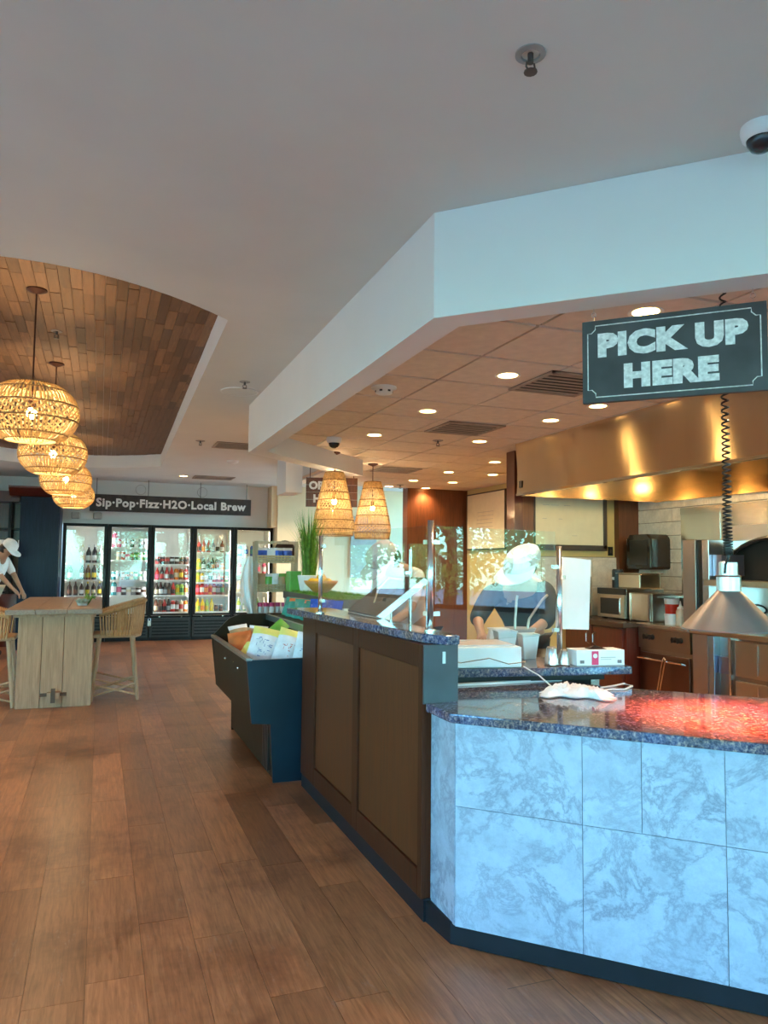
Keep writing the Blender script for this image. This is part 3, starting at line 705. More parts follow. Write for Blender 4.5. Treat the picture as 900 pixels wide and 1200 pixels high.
# ============================================================ HEAT LAMP
hl = thing('heat_lamp', 'grey cone-shaped heat lamp on a coiled black cord over the pickup counter', 'heat lamp', (2.37, 2.35, 1.248))
MB().lathe([(.181, 0), (.183, .006), (.046, .155), (.042, .155), (.175, .006)], n=40).build('lamp_shade', lamp_m, hl, smooth=False)
for poly in bpy.data.objects[hl.children[0].name].data.polygons: poly.use_smooth = True
MB().lathe([(.046, .152), (.046, .215), (.036, .218), (.036, .268), (.030, .272), (.0005, .272)], n=24).build('neck', steel('pale_steel', (.70, .74, .76), .3, 0), hl)
MB().lathe([(.047, .21), (.049, .214), (.047, .218)], n=24).build('collar', chrome, hl)
b = MB(); pts = []
z0, z1 = .30, 1.482
for i in range(560):
    u = i / 559; pit = u ** 1.55
    a = i * 2 * PI / 11.0; rr = .017 - .006 * u
    pts.append((rr * math.cos(a), rr * math.sin(a), z0 + (z1 - z0) * pit))
b.tube(pts, .0042, 5); b.tube([(.0, 0, .272), (-.02, -.02, .29), (-.035, -.02, .26), (-.04, -.02, .225)], .005, 6); b.tube([(0, 0, .27), (0, 0, .31)], .008, 8)
b.build('coiled_cord', black_plastic, hl)
MB().ball((0, 0, .055), .045, 14, 8).build('bulb', red_e, hl, smooth=True)
light('heat_lamp_red', 'SPOT', (0, 0, .0), 120, (1, .10, .04), hl, spot_size=2.2, spot_blend=.6, shadow_soft_size=.05)

# ============================================================ DRINK COOLERS
UW = .777; UX = -.655
SHELVES = [[1.44, 1.13, .84, .56], [1.74, 1.50, 1.13, .84, .52], [1.43, 1.13, .84, .52], [1.67, 1.33, 1.09, .84, .52], [1.60, 1.25, .90, .52]]
WORD = ['leftmost', 'second from left', 'middle', 'second from right', 'rightmost']
for i in range(5):
    t = thing('drink_cooler', 'tall black glass-door drink cooler, %s of the five' % WORD[i], 'cooler', (UX + UW * i, 14.9, 0), 0, 'bank of drink coolers')
    w = UW - .004
    b = MB(); b.bx(0, .03, .02, .75, .46, 2.18); b.bx(w - .03, w, .02, .75, .46, 2.18); b.bx(0, w, .02, .75, 2.15, 2.18); b.bx(0, w, .02, .75, .0, .46); b.build('cabinet_body', black_paint, t)
    b = MB(); b.bx(.03, w - .03, .70, .72, .46, 2.15); b.bx(.03, .04, .05, .70, .46, 2.15); b.bx(w - .04, w - .03, .05, .70, .46, 2.15); b.bx(.03, w - .03, .05, .72, .46, .475); b.bx(.03, w - .03, .05, .72, 2.135, 2.15); b.build('liner', cooler_white, t)
    d = MB(); d.bx(0.004, .062, -.03, .012, .47, 2.165); d.bx(w - .062, w - .004, -.03, .012, .47, 2.165); d.bx(.062, w - .062, -.03, .012, .47, .505); d.bx(.062, w - .062, -.03, .012, 2.125, 2.165)
    do = d.build('door', black_paint, t, bevel=.004)
    MB().bx(.06, w - .06, -.012, -.004, .50, 2.13).build('pane', door_glass, do)
    MB().bx(w - .05, w - .025, -.06, -.03, 1.0, 1.35).build('handle', black_plastic, do)
    g = MB().bx(.02, w - .02, .0, .02, .06, .42).build('kick_grille', black_plastic, t)
    for k in range(5): MB().bx(.05, w - .05, -.008, .002, .10 + k * .06, .13 + k * .06).build('louver', black_paint, g)
    for z in SHELVES[i]:
        s = MB(); s.bx(.045, w - .045, .10, .60, z - .012, z); s.bx(.045, w - .045, .09, .102, z - .022, z + .012); s.build('shelf', cooler_white, t)
    for x in (.043, w - .053): MB().bx(x, x + .01, .075, .095, .55, 2.10).build('light_strip', (cool_strip, cool_strip, cool_strip, warm_strip, warm_strip)[i], t)
    for x in (.17, w - .2): MB().bx(x, x + .03, -.032, -.02, .44, .452).build('hinge', steel_m, t)
t = thing('door_lock', 'small metal padlock on the cooler base below the second door', 'lock', (.9, 14.865, .28))
MB().bx(-.03, .03, -.02, .0, 0, .1).build('lock_body', steel_m, t); MB().tube([(-.02, -.01, .1), (-.02, -.01, .14), (.02, -.01, .14), (.02, -.01, .1)], .006, 6).build('shackle', chrome, t)

# bottles and cans: one mesh per kind, copied
cols = dict(red=(.50, .03, .025), dark=(.035, .018, .014), amber=(.22, .07, .015), yellow=(.75, .52, .03), orange=(.75, .22, .03), green=(.06, .24, .06), lime=(.42, .60, .10), white=(.75, .75, .73), pink=(.70, .12, .22), teal=(.05, .32, .34), blue=(.04, .12, .45), cream=(.72, .62, .42), silver=(.5, .5, .52), brown=(.16, .06, .03), grey=(.32, .32, .34))
CM = {k: mat('drink_' + k, v, .22, var=.1) for k, v in cols.items()}
kinds = {}
def drink(kind, c, lab):
    key = (kind, c, lab)
    if key in kinds: return kinds[key]
    b = MB(); ms = [CM[c], CM[lab], CM['white'], CM['dark']]
    if kind == 'can': b.lathe([(.001, 0), (.03, 0), (.034, .008), (.034, .05), (.034, .085), (.034, .112), (.027, .122), (.001, .12)], n=10, mats=[2, 0, 0, 1, 0, 2, 2])
    elif kind == 'tall': b.lathe([(.001, 0), (.036, .004), (.036, .05), (.036, .125), (.036, .16), (.018, .185), (.018, .20), (.001, .20)], n=10, mats=[0, 0, 1, 0, 0, 2, 2])
    elif kind == 'bottle': b.lathe([(.001, 0), (.034, .004), (.034, .03), (.034, .10), (.034, .13), (.014, .18), (.013, .21), (.016, .212), (.016, .23), (.001, .23)], n=10, mats=[0, 0, 1, 0, 0, 0, 2, 2, 2])
    elif kind == 'wine': b.lathe([(.001, 0), (.042, .004), (.042, .05), (.042, .13), (.042, .18), (.015, .235), (.015, .26), (.016, .30), (.001, .30)], n=10, mats=[0, 0, 1, 0, 0, 0, 1, 1])
    b.smooth = True; o = b.build('x', ms, smooth=False)
    for p in o.data.polygons: p.use_smooth = True
    kinds[key] = o.data; bpy.data.objects.remove(o); return kinds[key]
DN = {'can': 'can', 'tall': 'bottle', 'bottle': 'bottle', 'wine': 'bottle'}
OBJN = {'can': 'drink_can', 'tall': 'drink_bottle', 'bottle': 'drink_bottle', 'wine': 'wine_bottle'}
CW = ['leftmost', 'second', 'middle', 'fourth', 'rightmost']
def row(ci, si, seq, x0=.09, x1=.71, y=14.9 + .17, sc=1.18):
    z = SHELVES[ci][si] + .001; n = len(seq)
    seen = {}
    for k, q in enumerate(seq):
        if q is None: continue
        kind, c, lab = q
        o = bpy.data.objects.new(OBJN[kind], drink(kind, c, lab)); COL.objects.link(o)
        o.location = (UX + UW * ci + x0 + (x1 - x0) * (k + .5) / n, y + R.uniform(-.015, .015), z); o.rotation_euler = (0, 0, R.uniform(0, 6)); o.scale = (sc, sc, sc * R.uniform(.97, 1.03))
        what = c + ' ' + DN[kind] if c == lab else '%s %s with %s label' % (c, DN[kind], lab)
        tag(o, '%s, %s from left on shelf %s of the %s cooler' % (what, ORD[k], ['one', 'two', 'three', 'four', 'five'][si], CW[ci]), DN[kind], 'drinks in the %s cooler' % CW[ci])
w_, bt, ta, cn = 'wine', 'bottle', 'tall', 'can'
row(0, 0, [None, None, (w_, 'white', 'cream'), (w_, 'dark', 'white'), (w_, 'dark', 'white'), (w_, 'silver', 'white')], sc=1.15)
row(0, 1, [(w_, 'green', 'white'), None, (w_, 'dark', 'white'), (w_, 'amber', 'yellow'), (w_, 'dark', 'yellow'), (w_, 'grey', 'white')], sc=1.05)
row(0, 2, [(w_, 'dark', 'brown'), (w_, 'dark', 'brown'), (w_, 'dark', 'white'), (w_, 'dark', 'yellow'), (w_, 'dark', 'cream'), (w_, 'dark', 'yellow')], sc=.9)
row(1, 0, [(ta, 'pink', 'white'), (cn, 'pink', 'white'), (cn, 'white', 'cream'), (cn, 'white', 'silver'), (cn, 'dark', 'white'), (cn, 'white', 'silver'), (cn, 'grey', 'white'), (cn, 'white', 'grey')], sc=1.45)
row(1, 1, [None, (cn, 'cream', 'white'), (cn, 'red', 'white'), (cn, 'white', 'pink'), (cn, 'amber', 'lime'), (cn, 'green', 'lime'), (cn, 'lime', 'white'), (cn, 'green', 'white')], sc=1.4)
row(1, 2, [(cn, 'teal', 'white'), (cn, 'white', 'grey'), (cn, 'red', 'white'), (cn, 'dark', 'red'), (cn, 'orange', 'red'), (cn, 'green', 'white'), (cn, 'white', 'green'), (cn, 'silver', 'white')], sc=1.4)
row(1, 3, [(ta, 'teal', 'white'), (ta, 'white', 'pink'), (cn, 'dark', 'white'), (cn, 'white', 'cream'), (cn, 'grey', 'white'), (cn, 'dark', 'white'), (cn, 'white', 'brown')], sc=1.35)
row(2, 0, [(cn, 'red', 'dark'), (cn, 'dark', 'red'), (cn, 'brown', 'red'), (cn, 'dark', 'silver'), (cn, 'dark', 'white'), (cn, 'amber', 'dark'), (cn, 'brown', 'dark')], sc=1.3)
row(2, 1, [(bt, 'red', 'pink'), (bt, 'dark', 'red'), (bt, 'red', 'white'), (bt, 'red', 'dark'), (ta, 'orange', 'cream'), (ta, 'amber', 'yellow'), (ta, 'red', 'brown')])
row(2, 2, [(bt, 'dark', 'cream'), (bt, 'dark', 'white'), (bt, 'dark', 'silver'), (bt, 'dark', 'brown'), (bt, 'red', 'dark'), (ta, 'lime', 'yellow'), (ta, 'lime', 'green'), (ta, 'cream', 'orange')])
row(2, 3, [(bt, 'brown', 'cream'), (bt, 'brown', 'dark'), (bt, 'red', 'dark'), (bt, 'dark', 'grey'), (ta, 'red', 'white'), (ta, 'brown', 'white'), (ta, 'cream', 'red'), (ta, 'orange', 'white')])
row(3, 0, [(bt, 'red', 'dark'), (bt, 'red', 'orange'), (bt, 'red', 'brown'), (bt, 'grey', 'white'), (bt, 'white', 'dark'), (bt, 'brown', 'white'), None])
row(3, 1, [(ta, 'yellow', 'lime'), (bt, 'dark', 'white'), (bt, 'grey', 'dark'), (bt, 'dark', 'orange'), (ta, 'brown', 'red'), (cn, 'orange', 'cream'), None])
row(3, 2, [(ta, 'lime', 'yellow'), (ta, 'yellow', 'white'), (ta, 'grey', 'white'), (ta, 'white', 'dark'), (ta, 'red', 'white'), (ta, 'red', 'pink'), (cn, 'red', 'dark'), (cn, 'green', 'white')], sc=1.05)
row(3, 3, [(ta, 'red', 'pink'), (ta, 'red', 'white'), (ta, 'red', 'orange'), (ta, 'orange', 'red'), (ta, 'red', 'cream'), (ta, 'brown', 'grey'), (ta, 'brown', 'green'), None])
row(3, 4, [(bt, 'yellow', 'lime'), (bt, 'yellow', 'orange'), (bt, 'lime', 'yellow'), (bt, 'yellow', 'yellow'), (cn, 'dark', 'brown'), (cn, 'brown', 'dark'), None])
row(4, 0, [(ta, 'blue', 'white'), (ta, 'silver', 'blue'), (ta, 'blue', 'teal'), (ta, 'white', 'blue'), (ta, 'silver', 'white')])
row(4, 1, [(ta, 'pink', 'white'), (ta, 'silver', 'pink'), (ta, 'red', 'white'), (ta, 'grey', 'pink'), (ta, 'pink', 'silver')])
row(4, 2, [(ta, 'cream', 'white'), (ta, 'silver', 'cream'), (ta, 'white', 'amber'), (ta, 'cream', 'grey'), (ta, 'white', 'cream')])
row(4, 3, [(bt, 'lime', 'white'), (bt, 'green', 'white'), (bt, 'white', 'lime'), (bt, 'green', 'cream'), (bt, 'silver', 'white')])

t = thing('exit_light', 'twin-headed emergency light on the wall over the leftmost cooler', 'emergency light', (-.26, 14.99, 2.24))
MB().bx(-.1, .1, -.05, 0, .02, .14).build('housing', white_plastic, t)
for x in (-.19, .19): MB().bx(x - .075, x + .075, -.09, 0, .02, .15).build('lamp_head', M['grey_panel'], t, bevel=.02)
for x, z, lab in ((.68, 2.85, 'left'), (1.83, 2.85, 'right')):
    t = thing('wall_speaker', 'round flush speaker high on the wall, %s of the two above the sign' % lab, 'speaker', (x, 15.0, z)); t.rotation_euler = (PI / 2, 0, 0)
    MB().lathe([(.09, 0), (.085, .008), (.0005, .008)], n=24).build('grille', white_paint, t); MB().lathe([(.097, 0), (.097, .012), (.088, .012)], n=24).build('rim', M['grey_panel'], t)

# ============================================================ BAR CORNER AT FAR LEFT
t = thing('tall_cabinet', 'tall blue-black cabinet standing left of the drink coolers', 'cabinet', (-.95, 14.3, 0))
MB().bx(-.33, .285, -.4, .55, 0, 2.56).build('body', cab_blue, t, bevel=.006)
MB().bx(-.315, .27, -.412, -.40, .1, 2.50).build('side_panel', cab_blue, t)
MB().extr([(-.62, 2.72), (-.62, 2.69), (-.42, 2.565), (.6, 2.565), (.6, 2.72)], 0, -.5, .3).build('cornice', mahogany, t)
t = thing('back_bar_shelf', 'dark wooden back bar shelving left of the blue-black cabinet', 'shelf unit', (-2.24, 14.6, 0))
b = MB(); b.bx(-1.4, .92, .33, .38, 0, 2.6); b.build('back_panel', mahogany, t)
MB().bx(-1.4, .90, -.25, .38, 2.5, 2.68).build('header', mahogany, t)
for z in (.95, 1.62, 2.05): MB().bx(-1.4, .92, -.05, .33, z - .03, z).build('shelf', black_paint, t)
for x in (-1.4, -.3, .72): MB().bx(x, x + .05, -.06, .33, 0, 2.5).build('upright', black_paint, t)
MB().bx(-1.4, .92, -.1, .33, 0, .9).build('base_cabinet', mahogany, t)
for i, x in enumerate((-1.47, -1.62, -1.8, -1.31)):
    gg = MB(); gg.lathe([(.001, 0), (.04, .004), (.008, .01), (.008, .1), (.045, .14), (.05, .22), (.045, .22), (.04, .14)], n=10)
    tag(gg.build('wine_glass', white_plastic if i == 3 else frost, smooth=True), 'pale stemmed glass, %s on the back bar shelf behind the bartender' % ORD[i], 'glass', 'glasses on the back bar').location = (x, 14.6, 1.621)
bc = thing('bar_counter', 'low dark bar counter the bartender bends over', 'counter', (-2.1, 12.5, 0))
MB().bx(-1.3, .55, -.1, .45, 0, .93).build('body', mahogany, bc); MB().bx(-1.35, .6, -.15, .5, .93, .97).build('top', black_paint, bc)

# ============================================================ COMMUNAL TABLE AND STOOLS
tb = thing('communal_table', 'long rustic plank table with slab legs and weathered grey-brown wood', 'table', (-.41, 8.4, 0), .0)
xs = [-.46, -.18, .115, .45]
for a, c in zip(xs, xs[1:]): MB().bx(a + .002, c - .002, -.06, 2.75, .948, 1.0).build('plank', table_top_wood, tb, bevel=.004)
for a, c in ((-.35, -.12), (-.12, .09), (.09, .37)):
    for y in (.06, 2.5):
        k_ = MB(); k_.prism([(a + .002, y), (c - .002, y), (c - .002, y + .09), (a + .002, y + .09)], 0, .948)
        for v in k_.v:
            f_ = 1 - .02 * v.z; v.x *= f_
        k_.build('leg_plank', table_leg_wood, tb, bevel=.004)
MB().bx(-.39, .39, .04, .17, .915, .948).build('apron', table_leg_wood, tb); MB().bx(-.39, .39, 2.48, 2.61, .915, .948).build('apron', table_leg_wood, tb)
MB().bx(-.05, .07, -.03, 2.66, .10, .16).build('stretcher', table_leg_wood, tb)
MB().bx(-.012, .028, -.045, -.015, .06, .20).build('wedge', bark, tb); MB().bx(-.12, .13, .035, .06, .115, .145).build('wedge', bark, tb)
sp = thing('succulent', 'small grey-green succulent in the middle of the plank table', 'plant', (-.17, 9.0, 1.0))
b = MB()
for ring_, (n, r, tilt, L) in enumerate(((8, .02, .5, .09), (7, .015, .9, .08), (5, .01, 1.25, .06))):
    for i in range(n):
        a = 2 * PI * i / n + ring_ * .4; d = Vector((math.cos(a) * math.cos(tilt), math.sin(a) * math.cos(tilt), math.sin(tilt)))
        b.tube([Vector((0, 0, .02)) + d * r, Vector((0, 0, .02)) + d * L * .6, Vector((0, 0, .02)) + d * L], [.012, .02, .002], 6)
b.build('rosette', mat('succulent_grey', (.30, .34, .27), .6, var=.2), sp, smooth=True)
b = MB()
for i in range(16):
    a = R.uniform(-.6, 2); d = Vector((math.cos(a), math.sin(a), 0)); p = Vector((.05, .05, .0))
    b.tube([p, p + d * .05 + Vector((0, 0, .09)), p + d * .10 + Vector((0, 0, R.uniform(.06, .15)))], [.006, .012, .001], 5)
b.build('leaves', grass_m, sp, smooth=True)
MB().lathe([(.001, 0), (.05, 0), (.055, .03), (.045, .03)], n=14).build('dish', M['grey_panel'], sp)

st = thing('rattan_stool', 'woven rattan bar stool at the right side of the plank table', 'stool', (.19, 8.86, 0), 0, 'rattan bar stools')
MB().prism([(-.22, -.21), (.2, -.21), (.235, -.1), (.235, .1), (.2, .21), (-.22, .21)], .67, .715).build('seat', chair_rattan, st, bevel=.01)
b = MB(); b.tube([(-.22, -.215, .69), (.20, -.215, .69), (.245, -.1, .69), (.245, .1, .69), (.2, .215, .69), (-.22, .215, .69)], .018, 8, closed=True); b.build('seat_rim', stool_wood, st)
for x, y in ((-.17, -.17), (.17, -.17), (.17, .17), (-.17, .17)):
    ox, oy = x * 1.38, y * 1.30
    MB().tube([(x, y, .68), (ox, oy, 0)], [.024, .019], 8).build('leg', stool_wood, st)
for z in (.12, .20):
    for p, q in (((-1, -1), (1, -1)), ((1, -1), (1, 1)), ((1, 1), (-1, 1)), ((-1, 1), (-1, -1))):
        f_ = 1.38 - .38 * z / .68; g_ = 1.3 - .3 * z / .68
        A = Vector((p[0] * .17 * f_, p[1] * .17 * g_, z - .06)); B = Vector((q[0] * .17 * f_, q[1] * .17 * g_, z + .06))
        MB().tube([A, (A + B) / 2 + Vector((0, 0, .0)), B], .011, 6).build('stretcher', stool_wood, st)
        if z > .15: continue
        A.z, B.z = z + .06, z - .06; MB().tube([A, B], .011, 6).build('stretcher', stool_wood, st)
path = [(-.16, -.235), (.0, -.25), (.15, -.245), (.25, -.16), (.275, 0), (.25, .16), (.15, .245), (.0, .25), (-.16, .235)]
def pth(u):
    u *= len(path) - 1; i = min(int(u), len(path) - 2); f_ = u - i
    return Vector((path[i][0] * (1 - f_) + path[i + 1][0] * f_, path[i][1] * (1 - f_) + path[i + 1][1] * f_, 0))
hh = lambda u: .92 + .14 * math.sin(PI * u)
b = MB()
for i in range(46):
    u = i / 45; p = pth(u); b.tube([p * .95 + Vector((0, 0, .69)), p * 1.03 + Vector((0, 0, .82)), p * 1.08 + Vector((0, 0, hh(u)))], .0085, 5)
b.build('back_weave', chair_rattan, st)
b = MB(); b.tube([pth(i / 24) * 1.08 + Vector((0, 0, hh(i / 24))) for i in range(25)], .024, 8)
for i in range(72):
    u = i / 71; p = pth(u) * 1.08 + Vector((0, 0, hh(u))); d = p.normalized(); d.z = 0
    b.tube([p - d * .03 + Vector((0, 0, -.015)), p + Vector((0, 0, .03)), p + d * .03 + Vector((0, 0, -.015))], .007, 4)
b.build('top_rail', chair_rattan, st)
copy_thing(st, (-1.02, 8.78, 0), PI, 'woven rattan bar stool at the left side of the plank table, cut by the frame')

# ============================================================ OPEN DISPLAY CASE
dc = thing('display_case', 'open black grab-and-go display case with angled front against the counter', 'display case', (1.15, 5.15, 0))
Y0, Y1 = 5.15, 6.9
prof = [(.965, .825), (1.0, .41), (1.13, .40), (1.155, .02), (1.75, .02), (1.75, 1.02), (1.48, 1.02), (1.46, .70), (1.01, .66), (.985, .825)]
MB().extr(prof, 1, Y0 + .03, Y1 - .03).build('body', case_front, dc, world=True)
endp = [(.955, .83), (.995, .405), (1.125, .395), (1.15, .0), (1.76, .0), (1.76, .84)]
MB().extr(endp, 1, Y0, Y0 + .03).build('end_panel', case_end, dc, world=True)
endf = [(.955, .83), (.995, .49), (1.145, .30), (1.15, .0), (1.76, 0), (1.76, 1.03), (1.2, 1.03), (1.1, .985)]
MB().extr(endf, 1, Y1 - .03, Y1).build('end_panel', case_front, dc, world=True)
b = MB(); b.prism([(.95, Y0), (.99, Y0), (.99, Y1), (.95, Y1)], .825, .845); b.build('front_rim', steel('rim_grey', (.34, .33, .31), .4, 0), dc, world=True)['label'] = 'grey metal front rim'
b = MB(); b.bx(1.44, 1.47, Y0 + .03, Y1 - .03, .975, 1.025); b.build('shelf_edge', steel('shelf_edge_grey', (.45, .50, .54), .35, 0), dc, world=True)
for i in range(5):
    MB().bx(1.13, 1.148, Y0 + .10 + .04 * i, Y0 + .125 + .04 * i, .06, .36).build('vent_slot', black_plastic, dc, world=True)
for y in (5.6, 6.2): MB().ball((.977, y, .72), .012, 8, 6).build('screw_cap', steel_m, dc, world=True)

def bag(name, w, h, d, m_body, m_top, loc, rz, tilt, label, cat='bag', group=None, prt=None, roll=0.0):
    t = thing(name, label, cat, loc, rz, group)
    nx, nz = 8, 10; vs = []; 
    def pt(i, j, s):
        u = i / nx * 2 - 1; v = j / nz; e = max(0, 1 - abs(u) ** 2.5) * max(0, 1 - abs(2 * v - 1) ** 3) ** .8
        return Vector((u * w / 2 * (1 - .05 * math.sin(PI * v)), s * (d / 2 * e + .0015), v * h))
    rot = Matrix.Rotation(tilt, 3, 'X') @ Matrix.Rotation(roll, 3, 'Y')
    bm_ = MB()
    for s in (-1, 1):
        vs = [rot @ pt(i, j, s) for j in range(nz + 1) for i in range(nx + 1)]
        for part_m, j0, j1 in ((0, 0, 8), (1, 8, nz)):
            bm_.m = part_m; f_ = [(j * (nx + 1) + i, j * (nx + 1) + i + 1, (j + 1) * (nx + 1) + i + 1, (j + 1) * (nx + 1) + i) for j in range(j0, j1) for i in range(nx)]
            bm_.add(vs, f_ if s < 0 else [q[::-1] for q in f_])
    bm_.build('packet', [m_body, m_top], t, smooth=True)
    if prt:
        b = MB()
        for (u0, v0, u1, v1) in prt[1]:
            q = []
            for u, v in ((u0, v0), (u1, v0), (u1, v1), (u0, v1)):
                e = max(0, 1 - abs(u) ** 2.5) * max(0, 1 - abs(2 * v - 1) ** 3) ** .8
                q.append(rot @ Vector((u * w / 2, -(d / 2 * e + .004), v * h)))
            b.add(q, [(0, 1, 2, 3)])
        b.build('print', prt[0], t)
    return t
bagw = mat('bag_white', (.72, .76, .82), .25, var=.15, scale=14, bump=.3); bagy = mat('bag_yellow', (.78, .76, .22), .3, var=.1); bagb = mat('bag_print_blue', (.12, .20, .42), .4)
bagp = mat('bag_print_red', (.55, .12, .12), .4); bago = mat('bag_orange', (.62, .17, .05), .3, var=.25, bump=.3); bagg = mat('bag_green', (.14, .42, .07), .3, var=.2, bump=.3)
bagteal = mat('bag_teal', (.04, .30, .25), .25, var=.35, scale=14, bump=.4); bagblue = mat('bag_blue', (.03, .10, .50), .25, var=.4, scale=16, bump=.4); bagkraft = mat('bag_kraft', (.42, .28, .15), .5, var=.2)
_q = random.Random(5)
def scrib(n, x0, x1, z0, z1): 
    out = []
    for k in range(n):
        x = _q.uniform(x0, x1); z = _q.uniform(z0, z1); w = _q.uniform(.05, .2); h = _q.uniform(.008, .022)
        if _q.random() < .4: w, h = .03, _q.uniform(.03, .07)
        out.append((x, z, min(.8, x + w), z + h))
    return out
pr1 = (bagb, scrib(16, -.6, .5, .50, .70) + scrib(9, -.3, .3, .25, .45)); pr2 = (bagp, scrib(12, -.6, .4, .3, .6)); pr3 = (bagb, scrib(10, -.6, .4, .2, .8))
zt = .70
bag('chip_bag', .235, .33, .10, bagw, bagy, (1.09, 5.47, zt + .02), -.30, -.50, 'white snack bag with yellow top and blue print, leftmost in the case front row', prt=pr1, roll=.22)
bag('chip_bag', .20, .32, .10, bagw, bagy, (1.245, 5.38, zt + .02), -.20, -.45, 'white snack bag with yellow top and red print, second in the case front row', prt=pr2, roll=.30)
bag('chip_bag', .20, .28, .10, bagw, bagw, (1.375, 5.27, zt + .02), -.15, -.30, 'shiny white and blue snack bag at the case end, beside the counter', prt=pr3, roll=.25)
bag('chip_bag', .19, .25, .07, bagy, bago, (1.04, 5.74, zt + .02), -.5, -.75, 'yellow snack packet lying behind the first white bag', roll=.3)
bag('snack_packet', .19, .22, .07, bago, bago, (1.075, 6.08, zt + .05), -.4, -.6, 'orange snack packet lying in the display case, nearer of two', roll=-.2)
bag('snack_packet', .18, .20, .07, bago, bagkraft, (1.19, 6.16, zt + .07), -.2, -.5, 'orange and kraft snack packet leaning behind the nearer orange one', roll=.2)
bag('snack_packet', .17, .19, .05, bagkraft, bagw, (1.16, 6.46, zt + .09), .1, -.5, 'brown and white snack packet farthest back in the display case', roll=-.15)
bag('snack_packet', .16, .17, .05, bago, bagw, (1.27, 6.42, zt + .10), -.2, -.5, 'small orange packet beside the brown and white packet', roll=.1)
bag('snack_packet', .11, .30, .06, bagg, bagg, (1.17, 5.88, zt + .14), -.3, -.6, 'long bright green packet propped between the bags', roll=.75)
for i in range(8):
    bag('snack_packet', .17, .17, .06, bagteal, (bagteal, bago)[i % 3 == 2], (1.60 + .02 * (i % 2), 6.72 - .115 * i, 1.022), -1.1 + R.uniform(-.2, .2), -.35, 'teal snack packet, %s from the far end of the case top shelf' % ORD[i], group='teal packets on the case top shelf')
for i in range(3):
    bag('chip_bag', .15, .20, .06, bagblue, bagblue, (1.56 + .03 * i, 5.62 - .12 * i, 1.022), -.9, -.2, 'bright blue and white snack bag, %s of three beside the teal packets' % ORD[i], group='blue bags on the case top shelf', prt=(bagw, scrib(14, -.6, .5, .2, .8)))

# ============================================================ BASKET RACK, PLANT LEDGE
rk = thing('basket_rack', 'pale wooden rack with three woven baskets behind the display case', 'rack', (1.75, 7.95, 0), -.12)
for x in (-.21, .21):
    for y in (-.14, .14): MB().bx(x - .018, x + .018, y - .018, y + .018, 0, 1.72).build('upright', rack_wood, rk)
MB().bx(-.21, .21, -.155, -.135, 1.69, 1.72).build('top_bar', rack_wood, rk)
wicker = wood('wicker', (.34, .25, .14), (.60, .48, .30), 0, .6, grain=50)
for z in (.90, 1.20, 1.50):
    b = MB(); b.bx(-.19, .19, -.17, .15, z - .012, z + (.034 if z < 1 else 0))
    o = b.build('basket', wicker, rk)
    b = MB()
    for k in range(3):
        b.tube([(-.195, -.175, z + .012 + .024 * k), (.195, -.175, z + .012 + .024 * k), (.195, .155, z + .012 + .024 * k), (-.195, .155, z + .012 + .024 * k)], .011, 5, closed=True)
    for k in range(12): b.tube([(-.19 + .38 * k / 11, -.187, z), (-.19 + .38 * k / 11, -.187, z + .072)], .006, 4)
    b.build('weave', wicker, o)
def rkpos(x, y, z): c, s = math.cos(-.12), math.sin(-.12); return (1.75 + c * x - s * y, 7.95 + s * x + c * y, z)
jar_g = mat('jar_glass', (.55, .50, .48), .15, var=.1); lid_p = mat('lid_pink', (.55, .03, .13), .35)
for i in range(6):
    j = thing('preserve_jar', 'glass jar with crimson lid, %s from left in the lowest basket' % ORD[i], 'jar', rkpos(-.155 + .062 * i, -.10 + .02 * (i % 2), .935), 0, 'jars in the lowest basket')
    MB().lathe([(.001, 0), (.028, 0), (.03, .01), (.03, .09), (.025, .105), (.001, .105)], n=12).build('glass', jar_g, j, smooth=True); MB().lathe([(.029, .10), (.029, .14), (.001, .142)], n=12).build('lid', lid_p, j)
for i in range(5):
    bag('snack_packet', .085, .18, .06, (bagkraft, bagg, bagw, bagkraft, bagg)[i], (bagkraft, bagw, bagw, bagg, bagkraft)[i], rkpos(-.145 + .072 * i, -.09, 1.202), -.1 + R.uniform(-.2, .2), -.1, '%s snack packet, %s from left in the middle basket' % (('kraft', 'green', 'white', 'kraft', 'green')[i], ORD[i]), group='packets in the middle basket')
for i in range(4):
    bag('snack_packet', .10, .15, .06, (bagblue, bagw)[i % 2 and i < 2], bagw, rkpos(-.14 + .09 * i, -.09, 1.502), R.uniform(-.3, .3), -.1, '%s packet, %s from left in the top basket' % ('white' if i == 1 else 'blue', ORD[i]), group='packets in the top basket')
hat = thing('round_basket', 'dark round wicker basket standing on edge in the top basket', 'basket', rkpos(.10, .06, 1.62)); hat.rotation_euler = (PI / 2, 0, 0)
MB().lathe([(.001, 0), (.07, .0), (.11, .03), (.115, .05), (.10, .05), (.07, .02)], n=20).build('bowl', mat('dark_wicker', (.05, .02, .012), .7, var=.4, scale=40), hat)
cl = MB(); nx, nz = 10, 16
def cp(i, j, s):
    u = i / nx; v = j / nz; w_ = .03 + .10 * math.sin(PI * min(1, .1 + v * .85)) ** 1.2
    return Vector((-.245 - u * w_ + .02 * v, -.12 + .035 * math.sin(u * 9 + v * 3) * (.3 + v) + s * .003 - .04 * u, 1.56 - v * .66))
for s in (-1, 1):
    vs = [cp(i, j, s) for j in range(nz + 1) for i in range(nx + 1)]; f_ = [(j * (nx + 1) + i, j * (nx + 1) + i + 1, (j + 1) * (nx + 1) + i + 1, (j + 1) * (nx + 1) + i) for j in range(nz) for i in range(nx)]
    cl.add(vs, f_ if s > 0 else [q[::-1] for q in f_])
o = cl.build('cloth', paper, smooth=True); o.location = (1.75, 7.95, 0); o.rotation_euler = (0, 0, -.12); tag(o, 'white cloth hanging down the left side of the basket rack', 'cloth')

